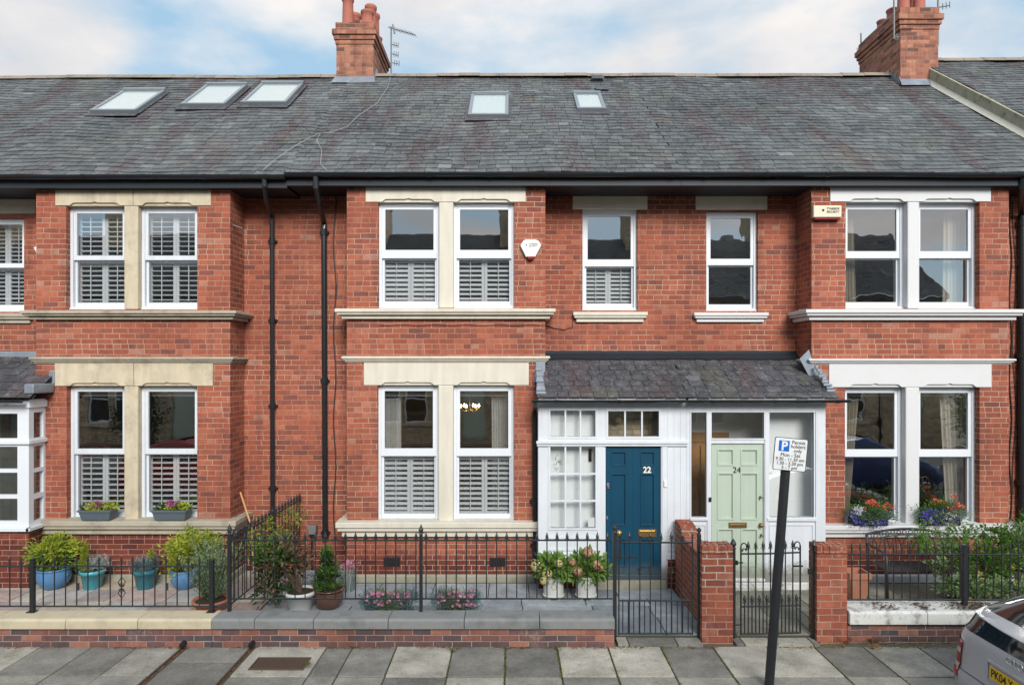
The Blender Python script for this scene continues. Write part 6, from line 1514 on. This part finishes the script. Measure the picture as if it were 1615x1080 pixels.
def car(name, label, loc, paint, plate=None, rotz=0, group='parked cars', z0_=.22, badge=False):
    H = thing(name, label, 'car', loc, group, rot=(0, 0, rotz), local=True)
    zs = [z0_, .26, .30, .36, .42, .45, .50, .56, .62, .68, .75, .82, .90, .94, .97, 1.0, 1.05, 1.10, 1.14, 1.20, 1.26, 1.30, 1.36, 1.42, 1.47, 1.51, 1.535, 1.55]
    L_ = [outline(z) for z in zs]; n = len(L_[0]); b = MB(); vs = [p for l in L_ for p in l]; fs = []
    for i in range(len(zs)-1):
        for k in range(n): fs.append((i*n+k, i*n+(k+1) % n, (i+1)*n+(k+1) % n, (i+1)*n+k))
    fs.append(tuple((len(zs)-1)*n+k for k in range(n))); fs.append(tuple(range(n-1, -1, -1))); b.mesh(vs, fs); b.build('body', paint, H, smooth=True, merge=True)
    def patch(name, mat, ks, zlist, off=.004, parent=None):
        q = MB(); rows = [outline(z, off) for z in zlist]
        for i in range(len(rows)-1):
            for a, c in zip(ks[:-1], ks[1:]): q.face([rows[i][a], rows[i][c], rows[i+1][c], rows[i+1][a]])
        return q.build(name, mat, parent or H, smooth=True, merge=True)
    rear = list(range(n-1-6, n))+list(range(0, 7)); rear = [k % n for k in rear]
    rearlow = [(n-2-8+k) % n for k in range(0, 19)]
    patch('lower_rear_window', 'carglass', rearlow, [.985, 1.02, 1.06, 1.10, 1.135], .004)
    patch('rear_window', 'carglass', rear, [1.205, 1.25, 1.30, 1.36, 1.41], .005)
    for side in (0, 1):
        ks = list(range(12, 24)) if side == 0 else [n-2-k for k in range(12, 24)]
        patch('side_window', 'carglass', ks, [1.0, 1.06, 1.14, 1.22, 1.30, 1.38], .004)
        lk = list(range(2, 10)) if side == 0 else [n-2-k for k in range(2, 10)]
        lp = patch('tail_lamp', 'lampred', lk, [.50, .54, .58, .62, .67, .72, .77, .82, .86], .010)
        patch('clear_band', 'lampclear', lk, [.74, .79], .013, lp); patch('clear_band', 'lampclear', lk, [.60, .64], .013, lp)
    wk = [n-2-14-k for k in range(16)]
    fk = list(range(9+1+15+3, n//2+0)); fk = list(range(26, n-2-26+1)); patch('windscreen', 'carglass', fk, [1.0, 1.1, 1.2, 1.3, 1.4], .004)
    # spoiler between the two panes of glass
    q = MB(); K = 16; pts = []
    for k in range(K+1):
        y = -.70+1.40*k/K; e = abs(y/.70)**3; pts.append((interp(CR, 1.17)+.10*abs(y/.7)**2.5, y))
    for (za, zb__, oa, ob) in ((1.135, 1.185, .0, .0),):
        vs = []; fs = []
        for (x, y) in pts: vs += [(x-.075, y, 1.128), (x-.085, y, 1.143), (x+.03, y, 1.20), (x+.12, y*.985, 1.215), (x+.06, y, 1.13)]
        for k in range(K):
            for j in range(5): fs.append((5*k+j, 5*k+(j+1) % 5, 5*k+5+(j+1) % 5, 5*k+5+j))
        fs += [(4, 3, 2, 1, 0), tuple(5*K+j for j in range(5))]; q.mesh(vs, fs)
    q.build('spoiler', paint, H, bevel=.004, smooth=False)
    if badge:
        xr_ = interp(CR, .935)-.004
        for k in range(4):
            q = MB(); cy = .0675-.045*k; c = [(xr_-.004-.0015*(k % 2), cy+.031*math.cos(t), .935+.031*math.sin(t)) for t in [j*2*math.pi/24 for j in range(25)]]; q.tube(c, .0048, 6, cap=False); q.build('ring_emblem', 'chrome', H, smooth=True)
        text_mesh('A2', .06, (interp(CR, .72)+.035, .62, .67), 'chrome', H, 'lettering', .004, (R(90), 0, R(-90-17)))
    # plate recess, plate, bumper line, seam
    pz = .745; xr_ = interp(CR, pz)-.006
    q = MB(); q.frame(-.31, .31, .65, .845, xr_-.006, xr_+.05, .018); q.v = [(v[1], v[0], v[2]) for v in q.v]; q.build('plate_recess', 'lampclear' if False else paint, H, bevel=.006)
    q = MB(); q.box(xr_-.010, xr_-.001, -.262, .262, pz-.058, pz+.058); pl = q.build('number_plate', 'rail', H, bevel=.003)
    if plate: text_mesh(plate, .108, (xr_-.011, .245, pz), 'ink', pl, 'lettering', .002, (R(90), 0, R(-90)), 'LEFT', .0016, sx=.80)
    q = MB(); rows = outline(.60, .003); q.tube([rows[k] for k in rearlow], .004, 4); q.build('bumper_seam', 'darktrim', H)
    for s in (-1, 1):
        for x in (.68, 3.09):
            q = MB(); q.tube([(x, s*.60, .31), (x, s*.842, .31)], .36, 28); q.build('wheel_arch', 'darktrim', H)
            prof = [(.20, -.09), (.29, -.095), (.305, -.07), (.305, .07), (.29, .095), (.20, .09)]
            q = MB(); q.lathe((0, 0, 0), prof, 28); q.v = [(x+v[0], s*.752+v[2], .31+v[1]) for v in q.v]; w_ = q.build('tyre', 'tyre', H)
            q = MB(); q.tube([(x, s*.70, .31), (x, s*.835, .31)], .05, 12)
            for k in range(7):
                a = k*2*math.pi/7; q.tube([(x, s*.838, .31), (x+.19*math.cos(a), s*.846, .31+.19*math.sin(a))], .018, 6)
            q.tube([(x+.195*math.cos(a), s*.846, .31+.195*math.sin(a)) for a in [j*2*math.pi/28 for j in range(29)]], .014, 6, cap=False); q.build('rim', 'chrome', w_)
    for s in (-1, 1):
        q = MB(); q.box(2.55, 2.66, s*.80-(.09 if s > 0 else -.0)+(.09 if s > 0 else -.09), s*.80+s*.19, .98, 1.10) if False else q.box(2.50, 2.60, s*.82, s*.98, .97, 1.09); q.build('door_mirror', paint, H, bevel=.03, seg=3)
        q = MB(); q.lathe((3.62, s*.58, .66), [(.05, -.05), (.11, -.03), (.12, 0), (.10, .05), (.04, .07)], 16); q.build('headlight', 'lampclear', H, smooth=True)
    return H
ZRD = -.30
car('parked_car', 'silver hatchback at the kerb, its rear with yellow plate and split window showing', (4.37, -4.19, ZRD), 'silver', 'PK04 Y', badge=True)
car('parked_car', 'red car parked on the far side, seen as a reflection in the left house windows', (-10.6, -8.0, ZRD), 'redcar', rotz=0, group='parked cars')
car('parked_car', 'blue car parked on the far side, seen as a reflection in the right house windows', (8.2, -8.6, ZRD), 'bluecar', rotz=0, group='parked cars')

# ------------------------------------------------------------ the terrace across the street (seen in the window panes)
YO = -16.9
def opposite(x0):
    H = thing('terraced_house', 'buff brick terraced house across the street, seen as a reflection in the window panes', 'house', (x0+3, YO, 0), 'buff brick houses across the street')
    w = MB(); hs = []
    for (a, c) in ((.7, 1.6), (1.8, 2.7), (4.3, 5.1)):
        hs.append((x0+a, x0+c, 3.95, 5.45))
    for (a, c) in ((.7, 1.6), (1.8, 2.7)): hs.append((x0+a, x0+c, .9, 2.8))
    hs.append((x0+4.2, x0+5.1, .1, 2.3))
    w.holes(x0, x0+6, 0, 6.0, YO-.3, YO, hs); w.build('wall', 'brick_buff', H)
    for h in hs[:-1]:
        f = MB(); f.frame(h[0], h[1], h[2], h[3], YO-.14, YO-.06, .07); f.box(h[0]+.07, h[1]-.07, YO-.13, YO-.07, (h[2]+h[3])/2-.03, (h[2]+h[3])/2+.03); f.box((h[0]+h[1])/2-.02, (h[0]+h[1])/2+.02, YO-.2, YO-.19, h[2], h[3])
        fr_ = f.build('window', 'white', H); q = MB(); q.box(h[0]+.07, h[1]-.07, YO-.11, YO-.105, h[2]+.07, h[3]-.07); q.build('pane', 'carglass', fr_)
        q = MB(); q.box(h[0]-.15, h[1]+.15, YO+.001, YO+.10, h[2]-.14, h[2]); q.build('window_sill', 'sandstone', H)
        q = MB(); q.box(h[0]-.15, h[1]+.15, YO+.001, YO+.03, h[3], h[3]+.25); q.build('lintel', 'sandstone', H)
    h = hs[-1]; q = MB(); q.box(h[0], h[1], YO-.12, YO-.06, h[2], h[3]); q.build('door', 'greendoor', H)
    b = MB(); slate_roof(b, x0, x0+6, YO+.3, 6.1, YO-4.0, 9.38, 27, .26, .34, sag=.03); b.face([(x0, YO-4, 9.36), (x0+6, YO-4, 9.36), (x0+6, YO-8.3, 6), (x0, YO-8.3, 6)], 0, .4); rf = b.build('roof', 'slate', H)
    b = MB(); b.box(x0, x0+6, YO+.001, YO+.3, 5.9, 6.06); b.build('gutter', 'black', H)
    b = MB(); b.box(x0-.4, x0+.4, YO-4.6, YO-3.0, 8.2, 10.6); b.box(x0-.46, x0+.46, YO-4.66, YO-2.94, 10.61, 10.8); b.build('chimney', 'brick_buff', rf)
    b = MB(); b.tube([(x0+3.3, YO+.08, 0), (x0+3.3, YO+.08, 5.95)], .05, 10); b.build('downpipe', 'black', H)
    return H
op = opposite(-6.2)
for k in (-3, -2, -1, 1, 2, 3):
    c = copy_tree(op); c.location.x += 6*k
    c.name = 'terraced_house'
H = thing('garden_wall', 'low dark brick wall of the gardens across the street, seen only in reflections', 'garden wall', (0, -13.5, 0), 'garden walls across the street')
b = MB(); b.box(-40, 40, -13.7, -13.45, -.1, .35); b.build('brickwork', 'brick_low', H)
b = MB(); b.box(-60, 60, -17, -13.7, -.4, -.01); struct(b, 'far_gardens', 'patmoss')
for i, (x, y, r_, h) in enumerate(((-13.9, -14.3, 1.0, 1.3), (11.5, -14.4, 1.1, 1.0), (17.5, -14.4, 1.1, 1.2))):
    H = thing('garden_shrub', ('dark leafy bush across the street, reflected in the left house window', 'leafy bush across the street, reflected in the right house window', 'leafy bush across the street near the right end')[i], 'shrub', (x, y, 0), 'shrubs across the street')
    b = MB(); leaves(b, (x, y, h), (r_, r_*.8, h), 3500, .10, 0, .5, 50, .2, .2, zmin=.0); b.build('foliage', 'lf_dark' if i == 0 else 'lf_green', H)
    b = MB(); stems(b, (x, y, 0), (x, y, h), (r_*.6, r_*.5, h*.8), 14, .03); b.build('stems', 'bark', H)
